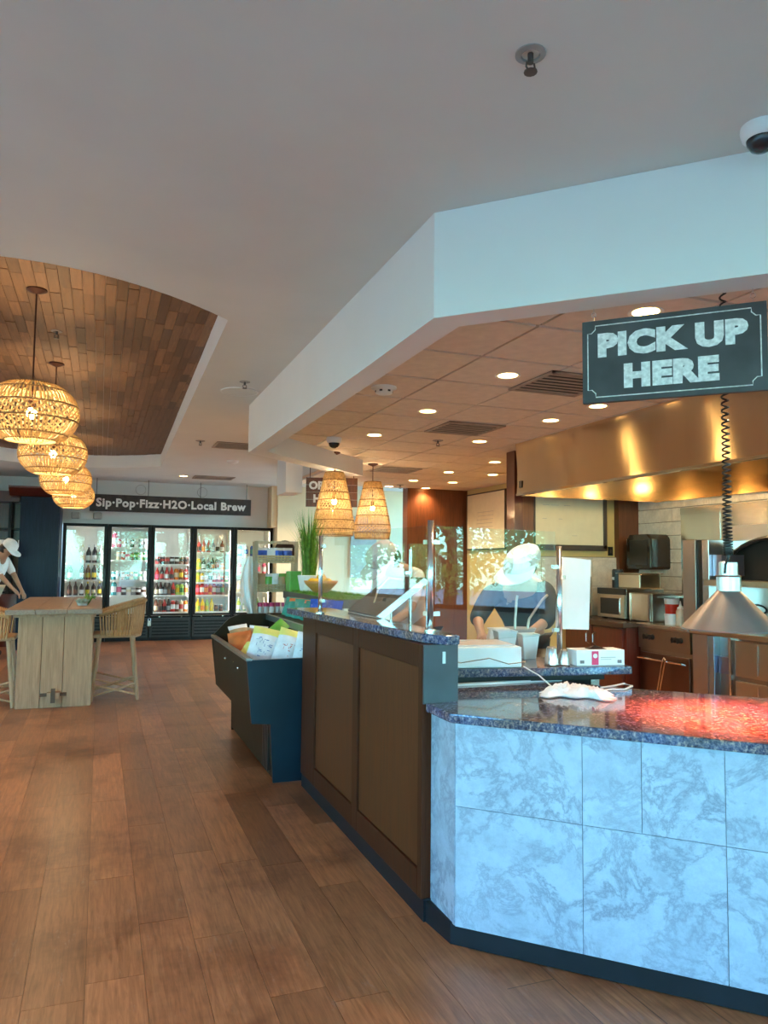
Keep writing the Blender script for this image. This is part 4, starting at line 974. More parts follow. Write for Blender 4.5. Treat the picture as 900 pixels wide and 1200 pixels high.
le = thing('plant_ledge', 'grey ledge with a strip of fake turf beside the serving counter', 'ledge', (2.05, 6.8, 0))
MB().bx(1.80, 2.24, 5.85, 7.75, 1.13, 1.20).build('top', steel('ledge_grey', (.20, .19, .18), .5, .1), le, world=True)
for x, y in ((1.84, 5.9), (1.84, 7.7), (2.19, 5.9), (2.19, 7.7)): MB().bx(x - .03, x + .03, y - .03, y + .03, 0, 1.13).build('leg', M['grey_panel'], le, world=True)
MB().bx(1.85, 2.19, 5.95, 7.65, .75, .78).build('lower_shelf', M['grey_panel'], le, world=True)
MB().bx(1.81, 2.23, 5.87, 7.73, 1.20, 1.206).build('turf_base', grass_m, le, world=True)
b = MB()
for i in range(3800):
    x, y = R.uniform(1.815, 2.225), R.uniform(5.875, 7.725); a = R.uniform(0, 6.28); d = Vector((math.cos(a), math.sin(a), 0)) * .003; p = Vector((x, y, 1.205)); q = p + Vector((R.uniform(-.008, .008), R.uniform(-.008, .008), R.uniform(.012, .026)))
    b.add([p - d, p + d, q], [(0, 1, 2)])
b.build('turf', grass_m, le, world=True)['kind'] = 'stuff'
pl = thing('potted_grass', 'tall green ornamental grass in a white pot on the turf ledge', 'plant', (1.98, 7.4, 1.207))
MB().lathe([(.001, 0), (.085, 0), (.115, .16), (.105, .165), (.09, .13), (.001, .13)], n=24).build('pot', white_plastic, pl, smooth=False)
MB().lathe([(.001, .131), (.092, .131)], n=16).build('soil', bark, pl)
b = MB()
for i in range(240):
    a = R.uniform(0, 6.28); r = R.uniform(0, .07); p = Vector((r * math.cos(a), r * math.sin(a), .13)); out = R.uniform(.03, .26) * (.5 + r / .07 * .5); h = R.uniform(.40, .74); d = Vector((math.cos(a), math.sin(a), 0)); s = Vector((-d.y, d.x, 0)) * .0045
    q = p + d * out * .35 + Vector((0, 0, h * .6)); e_ = p + d * out + Vector((0, 0, h * (1 if out < .18 else .85)))
    b.add([p - s, p + s, q + s * .8, q - s * .8, e_], [(0, 1, 2, 3), (3, 2, 4)])
b.build('grass_blades', grass_m, pl)['kind'] = 'stuff'
bw = thing('fruit_bowl', 'orange wooden bowl in front of the potted grass', 'bowl', (1.98, 6.95, 1.207))
MB().lathe([(.001, 0), (.06, 0), (.15, .09), (.165, .12), (.15, .115), (.055, .015), (.001, .012)], n=28).build('bowl', wood('bowl_wood', (.50, .20, .05), (.70, .34, .09), 2, .35), bw, smooth=True)
fr_m = mat('fruit_yellow', (.80, .48, .04), .45, var=.15)
for i, (x, y) in enumerate(((-.06, -.03), (.05, -.05), (.0, .05), (.08, .05), (-.07, .06), (.0, -.01))):
    o = MB().ball((0, 0, 0), .05, 12, 8).build('fruit', fr_m, smooth=True); o.location = (1.98 + x, 6.95 + y, 1.207 + (.095 if i < 5 else .14)); tag(o, 'round yellow-orange fruit piled in the wooden bowl', 'fruit', 'fruit in the bowl')
for i, (x, y, m_, lab) in enumerate(((1.88, 7.63, bagg, 'bright green box behind the rack on the turf ledge'), (2.0, 7.0, bagg, 'green carton on the shelf below the turf ledge'), (2.0, 7.25, lid_p, 'crimson carton on the shelf below the turf ledge'))):
    t = thing('carton', lab, 'box', (x, y, 1.207 if i == 0 else .781)); hgt = (.2, .16, .24)[i]
    MB().bx(-.06, .06, -.09, .09, 0, hgt).build('carton_body', m_, t, bevel=.004); MB().bx(-.06, .06, -.09, -.0, hgt, hgt + .002).build('flap', m_, t)

# ============================================================ KITCHEN
kcab = thing('base_cabinet', 'dark red-brown base cabinet under the microwave with two metal handles', 'cabinet', (5.2, 6.5, 0))
MB().bx(4.78, 5.72, 6.02, 7.02, .0, .90).build('body', mahogany, kcab, world=True)
for a, c, hy in ((6.53, 7.0, 6.58), (6.05, 6.52, 6.47)):
    d_ = MB().bx(4.755, 4.782, a + .004, c - .004, .12, .885).build('door', mahogany, kcab, world=True, bevel=.003)
    h_ = MB(); h_.tube([(4.757, hy, .70), (4.72, hy, .72), (4.72, hy, .80), (4.757, hy, .82)], .008, 8); h_.build('handle', chrome, d_)
    d_.children[0].data.transform(kcab.matrix_basis.inverted())
MB().bx(4.73, 5.72, 6.0, 7.02, .90, .945).build('worktop', mat('worktop_dark', (.06, .035, .025), .25), kcab, world=True, bevel=.004)
def steam(y): return None
mw = thing('microwave', 'stainless microwave oven with dark window standing on the dark cabinet', 'microwave', (5.0, 6.54, .946))
MB().bx(.02, .5, -.225, .225, .015, .32).build('body', steel_m, mw, bevel=.006)
do = MB().bx(0, .02, -.222, .222, .015, .25).build('door', steel('steel_warm', (.60, .50, .38), .3, .1), mw, bevel=.004)
MB().bx(-.004, 0, -.13, .17, .05, .215).build('window', black_plastic, do); MB().tube([(-.02, -.18, .05), (-.03, -.18, .08), (-.03, -.18, .19), (-.02, -.18, .22)], .01, 8).build('handle', steel_m, do)
MB().bx(-.002, .02, -.222, .222, .255, .318).build('control_strip', black_plastic, mw)
for x in (.06, .44):
    for y in (-.18, .18): MB().bx(x - .02, x + .02, y - .02, y + .02, 0, .015).build('foot', black_plastic, mw)
cv = thing('countertop_oven', 'plain boxy stainless oven with framed front, right of the microwave', 'oven', (5.0, 6.09, .946))
MB().bx(.02, .5, -.155, .155, .01, .285).build('body', steel_m, cv, bevel=.004); MB().bx(0, .022, -.15, .15, .012, .28).build('door', steel('steel_shine', (.66, .60, .50), .2, .4), cv, bevel=.006)
for y in (-.15, .13): MB().bx(-.006, 0.001, y, y + .02, .012, .28).build('door_edge', chrome, cv)
MB().bx(.05, .45, -.1, .1, 0, .01).build('foot', black_plastic, cv)
pn = thing('steam_pan', 'deep stainless steam pan on top of the microwave', 'pan', (5.22, 6.36, 1.267))
MB().prism([(-.13, -.17), (.13, -.17), (.13, .17), (-.13, .17)], 0, .15).build('pan_body', steel('pan_steel', (.62, .52, .38), .25, .1), pn, bevel=.012); MB().bx(-.15, .15, -.19, .19, .15, .158).build('rim', steel_m, pn, bevel=.003)
cn_ = thing('black_canister', 'black canister with pale label left of the steam pan', 'canister', (5.2, 6.68, 1.267))
MB().lathe([(.001, 0), (.058, 0), (.058, .18), (.05, .195), (.001, .195)], n=20).build('body', black_plastic, cn_, smooth=False); MB().bx(-.064, -.058, -.02, .02, .08, .11).build('label', paper, cn_)
td = thing('towel_dispenser', 'dark paper towel dispenser on the wall above the steam pan', 'dispenser', (5.74, 6.66, 1.46))
b = MB(); b.extr([(-.20, .02), (-.18, 0), (.18, 0), (.20, .02), (.20, .33), (.15, .38), (-.15, .38), (-.20, .33)], 0, -.28, 0); b.build('body', mat('smoked_plastic', (.03, .018, .012), .12), td, bevel=.02)
MB().bx(-.286, -.278, -.14, .14, .05, .32).build('window', black_plastic, td); MB().bx(-.27, -.12, .17, .206, .27, .33).build('paper_end', paper, td)
tt = thing('toaster', 'small steel toaster at the back of the range counter', 'toaster', (5.45, 5.78, .953))
MB().bx(-.12, .12, -.16, .16, .01, .27).build('body', steel_m, tt, bevel=.015); MB().bx(-.10, .10, -.13, .13, .27, .274).build('slot_plate', black_plastic, tt); MB().bx(-.125, -.119, -.12, .12, .16, .24).build('front_panel', black_plastic, tt)
kt = thing('sauce_tub', 'clear tub of red sauce stacked on a white tub beside the range', 'tub', (5.05, 5.70, .953))
MB().lathe([(.001, 0), (.062, 0), (.068, .10), (.001, .10)], n=20).build('white_tub', white_plastic, kt); MB().lathe([(.001, .101), (.058, .101), (.064, .20), (.001, .20)], n=20).build('red_sauce', mat('sauce_red', (.50, .03, .015), .25), kt); MB().lathe([(.064, .19), (.068, .235), (.07, .24), (.062, .24)], n=20).build('rim', frost, kt)
sq = thing('squeeze_bottle', 'pale squeeze bottle with nozzle right of the red sauce tub', 'bottle', (5.03, 5.565, .953))
MB().lathe([(.001, 0), (.038, 0), (.04, .02), (.04, .13), (.03, .15), (.001, .15)], n=18).build('body', mat('squeeze_cream', (.66, .60, .48), .4), sq, smooth=True); MB().lathe([(.03, .149), (.028, .165), (.012, .175), (.005, .225), (.001, .225)], n=14).build('nozzle', white_plastic, sq)
rg = thing('range', 'stainless cooking range with black paired knobs on its front', 'range', (5.3, 5.65, 0))
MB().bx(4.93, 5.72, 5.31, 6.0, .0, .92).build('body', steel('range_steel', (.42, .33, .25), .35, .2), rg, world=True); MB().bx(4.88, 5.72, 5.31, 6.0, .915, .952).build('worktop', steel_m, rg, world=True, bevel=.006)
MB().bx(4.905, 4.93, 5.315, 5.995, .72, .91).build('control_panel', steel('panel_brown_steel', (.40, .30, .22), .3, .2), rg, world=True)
for y in (5.88, 5.80, 5.50, 5.43):
    kb = MB(); kb.tube([(4.905, y, .83), (4.87, y, .83)], [.028, .022], 14); k_ = kb.build('knob', black_plastic, rg, world=True)
    MB().bx(4.86, 4.872, y - .004, y + .004, .805, .855).build('knob_grip', black_plastic, k_).data.transform(rg.matrix_basis.inverted())
dr = MB().bx(4.905, 4.93, 5.33, 5.98, .12, .68).build('oven_door', steel('door_dark_steel', (.20, .11, .08), .3, .2), rg, world=True, bevel=.004)
hd = MB(); hd.tube([(4.89, 5.36, .62), (4.85, 5.36, .63), (4.85, 5.95, .63), (4.89, 5.95, .62)], .011, 8); hd.build('handle', chrome, dr).data.transform(rg.matrix_basis.inverted())
tg = thing('tongs', 'long steel tongs hanging from the range oven handle', 'tongs', (4.835, 5.55, .3))
for dy in (0, .035): MB().tube([(0, dy, .345), (-.01, dy + .08, .0)], .009, 6).build('arm', chrome, tg)
MB().tube([(0, -.0, .345), (0, .0175, .365), (0, .035, .345)], .008, 6).build('spring', chrome, tg)

# oven with arched mouth
ov = thing('pizza_oven', 'stainless pizza oven with an arched black mouth at the right', 'oven', (5.4, 4.4, 0))
def O(b, nm, m, **k): return b.build(nm, m, ov, world=True, **k)
O(MB().bx(5.70, 5.735, 3.0, 6.28, .96, 2.10), 'back_splash', steel('splash_steel', (.60, .58, .52), .24, .4, (1, 1, .2)))
O(MB().bx(5.695, 5.71, 3.0, 6.28, 2.04, 2.11), 'top_trim', steel_m)
for y in (5.75, 5.1): O(MB().bx(5.692, 5.70, y - .008, y + .008, .96, 2.06), 'seam', steel_m)
yc, rz_, z0 = 4.62, .38, 1.37; ry = .62
arch_ = [(yc - ry * math.cos(PI * k / 20), z0 + rz_ * math.sin(PI * k / 20)) for k in range(21)]
front = [(3.6, .955), (5.19, .955), (5.19, 1.86), (3.6, 1.86)]
tri = [(5.19, z0)] + [(5.19, 1.86), (3.6, 1.86)] + [(3.6, z0)] + arch_
b = MB(); b.extr([(5.19, .955), (5.19, z0), (3.6, z0), (3.6, .955)], 0, 5.2, 5.23); b.extr(tri, 0, 5.2, 5.23); O(b, 'front_plate', steel('oven_front', (.55, .53, .49), .3, .3))
b = MB(); b.tube([(5.19, y, z) for y, z in arch_], .018, 6); O(b, 'arch_trim', black_plastic)
O(MB().bx(5.24, 5.69, 3.6, 5.19, .955, 1.86), 'chamber', mat('chamber_black', (.012, .010, .009), .8))  # solid near-black block right behind the arched mouth
O(MB().bx(4.90, 5.2, 3.6, 5.14, 1.335, 1.385), 'landing_shelf', steel('shelf_warm_steel', (.60, .52, .42), .3, .2), bevel=.005)
b = MB(); b.tube([(5.19, 4.86 + .11 * math.cos(k * PI / 12), 1.14 + .04 * math.sin(k * PI / 12)) for k in range(24)], .008, 5, closed=True); O(b, 'oval_vent', black_plastic)
O(MB().bx(4.90, 5.20, 5.23, 5.385, 1.0, 1.735), 'side_column', steel('column_steel', (.48, .40, .36), .35, .2), bevel=.004)
O(MB().bx(4.92, 5.20, 5.165, 5.225, 1.0, 1.73), 'column_gap', black_plastic)
O(MB().bx(4.91, 5.20, 5.085, 5.16, 1.0, 1.73), 'bright_column', post_m, bevel=.003)
O(MB().bx(4.95, 5.2, 4.98, 5.08, 1.42, 1.60), 'bracket', steel('bracket_steel', (.30, .28, .36), .35, .2))
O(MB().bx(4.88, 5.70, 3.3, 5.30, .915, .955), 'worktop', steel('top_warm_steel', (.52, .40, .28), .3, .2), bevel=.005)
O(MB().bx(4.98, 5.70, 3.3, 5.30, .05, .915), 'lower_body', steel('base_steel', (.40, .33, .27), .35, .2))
O(MB().bx(4.91, 4.99, 5.12, 5.29, .10, .91), 'side_column', M['column_steel'], bevel=.004)
O(MB().bx(4.91, 4.99, 5.045, 5.112, .10, .91), 'bright_column', steel('blue_steel', (.40, .52, .66), .25, .1), bevel=.003)
O(MB().bx(4.95, 4.99, 4.93, 5.04, .60, .74), 'bracket', M['bracket_steel'])
O(MB().bx(4.93, 4.99, 4.885, 4.905, .10, .91), 'divider', chrome)
for y0 in (4.25, 3.62):
    for z0_, z1_ in ((.60, .89), (.27, .56)):
        d_ = O(MB().bx(4.94, 4.985, y0, y0 + .60, z0_, z1_), 'drawer', steel('drawer_steel', (.56, .46, .36), .28, .3), bevel=.005)
        for y in (y0 + .24, y0 + .36): MB().bx(4.934, 4.941, y, y + .012, z0_ + .03, z1_ - .02).build('rib', chrome, d_).data.transform(ov.matrix_basis.inverted())
        h_ = MB(); h_.tube([(4.94, y0 + .05, z1_ - .07), (4.92, y0 + .05, z1_ - .07), (4.92, y0 + .15, z1_ - .07), (4.94, y0 + .15, z1_ - .07)], .006, 6); h_.build('handle', chrome, d_).data.transform(ov.matrix_basis.inverted())

# exhaust hood
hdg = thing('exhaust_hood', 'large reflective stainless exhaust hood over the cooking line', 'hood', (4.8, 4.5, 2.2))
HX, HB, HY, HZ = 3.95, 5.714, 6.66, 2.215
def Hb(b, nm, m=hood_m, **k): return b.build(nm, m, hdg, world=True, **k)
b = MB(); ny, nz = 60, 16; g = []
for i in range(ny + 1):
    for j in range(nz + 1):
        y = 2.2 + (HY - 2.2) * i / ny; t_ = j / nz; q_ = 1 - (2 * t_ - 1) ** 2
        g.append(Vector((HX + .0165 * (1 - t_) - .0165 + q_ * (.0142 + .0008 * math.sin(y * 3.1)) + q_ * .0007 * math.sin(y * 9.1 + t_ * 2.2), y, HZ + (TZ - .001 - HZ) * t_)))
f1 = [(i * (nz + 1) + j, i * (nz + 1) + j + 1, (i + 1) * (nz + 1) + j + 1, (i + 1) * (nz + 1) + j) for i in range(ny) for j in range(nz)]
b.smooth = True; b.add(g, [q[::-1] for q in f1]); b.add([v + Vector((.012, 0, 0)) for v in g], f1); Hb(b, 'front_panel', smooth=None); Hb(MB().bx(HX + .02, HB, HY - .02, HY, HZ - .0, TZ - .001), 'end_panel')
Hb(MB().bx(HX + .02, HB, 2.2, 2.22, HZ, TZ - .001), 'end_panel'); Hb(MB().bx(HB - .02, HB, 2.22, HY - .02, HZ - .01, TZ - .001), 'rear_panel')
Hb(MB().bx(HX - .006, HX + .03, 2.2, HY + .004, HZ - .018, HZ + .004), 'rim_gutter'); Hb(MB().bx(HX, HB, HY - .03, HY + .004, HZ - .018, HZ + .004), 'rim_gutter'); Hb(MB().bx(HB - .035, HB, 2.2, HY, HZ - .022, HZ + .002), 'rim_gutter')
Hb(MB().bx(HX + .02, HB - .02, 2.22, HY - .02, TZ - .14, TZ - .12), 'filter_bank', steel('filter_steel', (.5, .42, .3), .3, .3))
Hb(MB().bx(HX - .004, HX, HY - .10, HY - .05, HZ + .06, HZ + .13), 'switch', black_plastic)
for y in (3.2, 4.3, 5.4): light('hood_lamp', 'POINT', (4.85 - 4.8, y - 4.5, .30), 26, (1, .70, .34), hdg, shadow_soft_size=.06); Hb(MB().ball((4.85, y, 2.50), .05, 12, 8), 'lamp_globe', bulb_e, smooth=True)

# boards
wbm = mat('whiteboard_face', (.80, .72, .50), .3, var=.04); frame_dk = mat('board_frame', (.06, .045, .035), .4)
wb1 = thing('whiteboard', 'large whiteboard with faint notes on the yellow wall under the hood end', 'whiteboard', (4.82, 7.0, 1.70))
MB().bx(-.44, .44, 0, .045, .02, .85).build('board_face', wbm, wb1)
for a in ((-.46, -.44, -.008, .05, 0, .87), (.44, .485, -.012, .05, -.02, .87), (-.46, .485, -.012, .05, -.04, .02), (-.46, .485, -.008, .05, .85, .87)): MB().bx(*a).build('frame_rail', frame_dk, wb1)
b = MB()
for i in range(16):
    x = R.uniform(-.35, .3); z = R.choice((.30, .45, .58, .12)); b.bx(x, x + R.uniform(.03, .1), -.0012, 0, z, z + .004)
b.build('faint_notes', M['grey_panel'], wb1)
wb2 = thing('whiteboard', 'tall whiteboard with rows of faint notes left of the dark posts', 'whiteboard', (5.71, 10.6, 1.75))
MB().bx(-.0, .035, -.62, .62, 0, .88).build('board_face', wbm, wb2)
for a in ((-.006, .04, -.64, -.62, -.02, .90), (-.006, .04, .62, .64, -.02, .90), (-.006, .04, -.64, .64, -.02, 0), (-.006, .04, -.64, .64, .88, .90)): MB().bx(*a).build('frame_rail', frame_dk, wb2)
b = MB()
for i in range(9): b.bx(-.0012, 0, -.1 - R.uniform(.1, .2), .35 - R.uniform(0, .2), .1 + .06 * i, .105 + .06 * i)
b.build('faint_notes', M['grey_panel'], wb2)
t = thing('wall_switch', 'small black switch on the yellow wall right of the whiteboard', 'switch', (5.385, 7.045, 1.66)); MB().bx(-.03, .03, -.012, 0, -.05, .05).build('plate', black_plastic, t); MB().bx(-.01, .01, -.02, -.012, -.02, .02).build('toggle', frame_dk, t)
sr = thing('spice_rack', 'small wooden three-tier rack of jars on the back counter', 'rack', (4.93, 6.93, .946))
for x in (-.075, .075): MB().bx(x - .006, x + .006, -.05, .05, 0, .43).build('side', rack_wood, sr)
for z in (.01, .15, .29, .42): MB().bx(-.07, .07, -.05, .05, z, z + .012).build('tier', rack_wood, sr)
for r_ in range(3):
    for k_ in range(3):
        j = thing('spice_jar', 'brown spice jar, %s from left on the %s tier of the small rack' % (ORD[k_], ('bottom', 'middle', 'top')[r_]), 'jar', (4.887 + .044 * k_, 6.915, .969 + .14 * r_), 0, 'jars on the spice rack')
        MB().lathe([(.001, 0), (.019, 0), (.019, .075), (.001, .075)], n=10).build('glass', CM['brown'] if (r_ + k_) % 2 else CM['cream'], j); MB().lathe([(.02, .075), (.02, .1), (.001, .1)], n=10).build('lid', CM['red'] if (r_ + k_) % 3 == 0 else CM['silver'], j)

# ============================================================ SERVING LINE BEHIND THE GLASS
sl = thing('serving_line', 'steel serving line with dark food wells behind the glass guard', 'counter', (2.2, 4.3, 0))
MB().bx(1.53, 2.30, 3.98, 5.08, .05, .90).build('body', steel_m, sl, world=True); MB().bx(1.51, 2.32, 3.96, 5.11, .90, .93).build('worktop', steel('line_top', (.6, .5, .4), .25, .1), sl, world=True, bevel=.004)
MB().bx(2.30, 2.95, 3.98, 4.42, .05, .90).build('body', steel_m, sl, world=True); MB().bx(2.32, 2.98, 3.96, 4.45, .90, .93).build('worktop', M['line_top'], sl, world=True)
food = [mat('food_brown', (.22, .09, .03), .6, var=.5, scale=30, bump=.6), mat('food_orange', (.50, .20, .06), .6, var=.4, scale=30, bump=.6), mat('food_dark', (.05, .025, .015), .5, var=.5, scale=30, bump=.6), mat('food_tan', (.50, .34, .18), .7, var=.35, scale=25, bump=.6)]
WHERE = ['nearest the steel post', 'second along the serving line', 'at the far end of the serving line', '', '']
for i in range(3):
    t = thing('food_pan', 'open steel pan of %s food, %s' % (('orange', 'brown', 'tan', 'dark', 'brown')[i], WHERE[i]), 'pan', (1.92, 4.16 + .34 * i, .93), 0, 'food pans on the serving line')
    b = MB(); b.bx(-.30, .30, -.15, -.14, 0, .06); b.bx(-.30, .30, .14, .15, 0, .06); b.bx(-.30, -.29, -.14, .14, 0, .06); b.bx(.29, .30, -.14, .14, 0, .06); b.bx(-.3, .3, -.15, .15, 0, .006); b.build('pan', steel_m, t)
    nn = 10; vs = [(-.29 + .58 * a / nn, -.14 + .28 * c / nn, .035 + R.uniform(0, .03)) for a in range(nn + 1) for c in range(nn + 1)]
    MB().add(vs, [(a * (nn + 1) + c, (a + 1) * (nn + 1) + c, (a + 1) * (nn + 1) + c + 1, a * (nn + 1) + c + 1) for a in range(nn) for c in range(nn)]).build('food', food[(1, 0, 3, 2, 0)[i]], t, smooth=True)
dp = thing('slanted_panel', 'dark slanted panel with pale metal edge standing behind the left glass', 'panel', (1.60, 4.05, 1.19))
ang = math.radians(37); dx = .36 * math.cos(ang); dz = .36 * math.sin(ang)
b = MB(); b.extr([(-.12, .012), (-.12 + dx, .012 + dz), (-.12 + dx + .006, .004 + dz), (-.114, .002)], 1, -.06, .52); b.build('tinted_sheet', mat('tinted_sheet', (.06, .045, .03), .15), dp)
b = MB(); b.extr([(-.14, .012), (-.14 + dx, .012 + dz), (-.11 + dx, -.012 + dz), (-.10, 0)], 1, -.075, -.06); b.build('edge_rail', post_m, dp)
MB().bx(-.02, .06, .15, .19, .1, .105).build('clip', steel_m, dp); MB().bx(.165, .175, -.07, -.06, -.26, .20).build('support', post_m, dp); MB().bx(.165, .175, .5, .51, -.26, .20).build('support', post_m, dp)
b = MB(); b.tube([(1.60, 4.25, 1.205), (1.56, 4.3, 1.26), (1.60, 4.34, 1.34), (1.68, 4.36, 1.41), (1.74, 4.32, 1.40)], .006, 6)
tag(b.build('pale_cable', mat('cable_tan', (.62, .48, .32), .5)), 'pale cable looping over the dark slanted panel', 'cable')
ip = thing('inner_guard_post', 'slim steel upright behind the left glass with small clamps', 'post', (1.86, 4.45, .93))
MB().tube([(0, 0, 0), (0, 0, .66)], .011, 12).build('upright', post_m, ip); MB().lathe([(.024, 0), (.024, .006), (.001, .006)], n=14).build('flange', post_m, ip); MB().bx(-.04, .005, -.01, .01, .50, .52).build('clamp', post_m, ip)
# small things on the low granite shelf (shelf-local positions)
def shp(x, y, z=.981): c, s = math.cos(-.165), math.sin(-.165); return (1.55 + c * x - s * y, 3.40 + s * x + c * y, z)
pb = thing('white_machine', 'low white plastic machine with recessed lid on the granite shelf', 'appliance', shp(.24, .17), -.165)
MB().bx(-.225, .225, -.15, .17, 0, .105).build('body', white_plastic, pb, bevel=.008); MB().bx(-.15, .20, -.12, .15, .105, .112).build('lid', mat('lid_grey_white', (.66, .68, .74), .3), pb, bevel=.003)
MB().bx(-.222, -.15, -.10, .12, .105, .135).build('hinge_block', white_plastic, pb, bevel=.004)
b = MB(); b.tube([(-.226, -.156, .055), (-.1, -.16, .03), (.05, -.158, .05), (.15, -.158, .02), (.24, -.162, .03)], .0025, 5); b.build('wire', steel_m, pb)
for i, x in enumerate((.655, .725)):
    t = thing('steel_cup', 'upturned steel cup on the granite shelf, %s' % ('taller, left of the two' if i == 0 else 'smaller, beside the pink and white box'), 'cup', shp(x, .09), 0, 'steel cups on the granite shelf')
    s_ = (1, .82)[i]; MB().lathe([(.001, .095 * s_), (.022 * s_, .095 * s_), (.026 * s_, .085 * s_), (.035 * s_, .03), (.036 * s_, 0)], n=20).build('cup_wall', (post_m, steel_m)[i], t, smooth=True); MB().lathe([(.036 * s_, 0), (.039 * s_, .002), (.036 * s_, .005)], n=20).build('rim', chrome, t)
gb = thing('glove_box', 'white cardboard box with pink square on the granite shelf', 'box', shp(.905, .10), -.165)
MB().bx(-.135, .135, -.06, .06, 0, .08).build('carton', paper, gb, bevel=.002); MB().bx(-.05, -.012, -.0615, -.059, .004, .074).build('pink_square', mat('label_pink', (.75, .05, .16), .5), gb)
b = MB(); b.lathe([(.0005, 0), (.012, 0)], n=16); o = b.build('white_dot', paper, gb); o.location = (-.031, -.0622, .05); o.rotation_euler = (PI / 2, 0, 0)
b = MB()
for x0 in (-.115, .095):
    for k_ in range(6): b.bx(x0 + .004 * k_, x0 + .004 * k_ + .0022, -.0615, -.06, .012, .028)
b.build('barcode', black_plastic, gb)
b = MB(); b.bx(.0, .085, -.0612, -.0602, .040, .044); b.bx(.0, .06, -.0612, -.0602, .030, .033); b.build('grey_line', M['grey_panel'], gb)
MB().add([(-.05, -.03, .081), (.05, -.035, .081), (.06, .03, .081), (-.045, .035, .081), (-.01, -.01, .10), (.02, .02, .095)], [(0, 1, 4), (1, 2, 5), (2, 3, 5), (3, 0, 4), (4, 1, 5), (3, 4, 5)]).build('glove_tip', CM['dark'], gb)
fb = [(.50, .36, .055, .15, frost, 'frosted plastic bin behind the white machine, left of two'), (.64, .37, .05, .13, white_plastic, 'white plastic bin behind the white machine, right of two')]
for x, y, r_, h_, m_, lab in fb:
    t = thing('plastic_bin', lab, 'bin', shp(x, y), -.165); b = MB(); b.lathe([(.001, 0), (r_ * .95, 0), (r_ * 1.35, h_), (r_ * 1.45, h_), (r_ * 1.45, h_ + .006), (r_ * 1.30, h_ + .004), (r_ * .9, .006), (.001, .006)], n=4, sx=1.15, sy=1.0); o = b.build('tub', m_, t, bevel=.006); o.rotation_euler = (0, 0, PI / 4)
    MB().bx(-r_ * .7, r_ * .7, -r_ * .7, r_ * .7, .006, .01).build('base', m_, t)
t = thing('container', 'white upturned container on the serving line before the cook', 'container', tuple(atY(584, 741, 4.12).xy) + (.931,))
b = MB(); b.lathe([(.001, .17), (.075, .17), (.08, .16), (.125, 0), (.13, 0)], n=4); o = b.build('tub', white_plastic, t, bevel=.008); o.rotation_euler = (0, 0, PI / 4 - .4); MB().bx(-.05, .05, -.05, .05, .17, .178).build('foot_ring', white_plastic, t)
lb = thing('ladle_bowl', 'grey bowl on the serving line', 'bowl', tuple(atY(608, 738, 4.18).xy) + (.931,))
MB().lathe([(.001, .10), (.06, .10), (.105, .17), (.11, .17), (.07, .095), (.04, .0), (.001, 0)], n=22).build('bowl', mat('bowl_grey', (.30, .31, .34), .4), lb, smooth=True)
for i, (dx_, tx) in enumerate(((-.03, .02), (.05, .13))):
    t = thing('ladle', 'steel ladle handle standing in the grey bowl, %s of two' % ('left', 'right')[i], 'ladle', (lb.location.x + dx_, lb.location.y, 1.035))
    MB().tube([(0, 0, 0), (tx * .2, .0, .12), (tx, .01, .24), (tx * 1.3, .01, .27)], [.01, .008, .009, .008], 8).build('handle', steel('ladle_steel', (.7, .66, .58), .3, 0), t); MB().ball((0, 0, .0), .02, 10, 6).build('scoop', steel_m, t)
ps = thing('paper_sheet', 'blank white board clipped to the right-hand guard post', 'board', (P3.x + .01, P3.y + .03, 1.155), .28)
MB().box((.13, .0, .19), (.27, .006, .385), rot=Matrix.Rotation(.06, 3, 'Y')).build('sheet', paper, ps); MB().bx(-.005, .03, -.03, .008, .27, .29).build('clip', steel_m, ps)
# rag on the granite top
rc = atZ(676, 816, .905)
b = MB(); nu, nv = 48, 32; rr = random.Random(3); ph = [rr.uniform(0, 6.28) for _ in range(8)]
def rg_(u, v, s):
    x = (u - .5) * .30; y = (v - .5) * .17
    env = max(0, 1 - (2 * u - 1) ** 4) * max(0, 1 - (2 * v - 1) ** 4)
    q_ = mnoise.noise(Vector((u * 4.2 + 3, v * 3.1, .3))); q2 = 1 - 2 * abs(mnoise.noise(Vector((u * 6 + 1 + v * 2, v * 4 - u, 1.7)))); q3 = 1 - 2 * abs(mnoise.noise(Vector((u * 13 - v * 5, v * 9 + u * 4, 4)))); h = .006 + env * (.016 + .018 * q_ + .022 * max(0, q2) ** 2 + .013 * max(0, q3) ** 2)
    jx = .02 * math.sin(v * 14 + ph[2]) * abs(2 * u - 1) ** 2; jy = .018 * math.sin(u * 16 + ph[3]) * abs(2 * v - 1) ** 2
    return Vector((x + jx, y + jy + .03 * math.sin(u * 4), max(.001, h * (1 if s > 0 else .25) - (0 if s > 0 else .004))))
for s in (1, -1):
    vs = [rg_(i / nu, j / nv, s) for j in range(nv + 1) for i in range(nu + 1)]; f_ = [(j * (nu + 1) + i, j * (nu + 1) + i + 1, (j + 1) * (nu + 1) + i + 1, (j + 1) * (nu + 1) + i) for j in range(nv) for i in range(nu)]
    b.add(vs, f_ if s > 0 else [q[::-1] for q in f_])
o = b.build('cleaning_rag', paper, smooth=True); o.location = (rc.x, rc.y, .9055); o.rotation_euler = (0, 0, -.55); tag(o, 'crumpled white cleaning rag on the glossy granite slab', 'rag')
c1 = [atZ(x, y, .909) for x, y in ((704, 806), (718, 804), (732, 801), (741, 804), (732, 808), (716, 808), (704, 810))]
tag(MB().tube(c1, .005, 6).build('cord_loop', white_plastic), 'thin white cord looped on the granite beside the rag', 'cord')
A_ = Vector(shp(.46, -.01, .99)); B_ = Vector((rc.x - .08, rc.y + .05, .93))
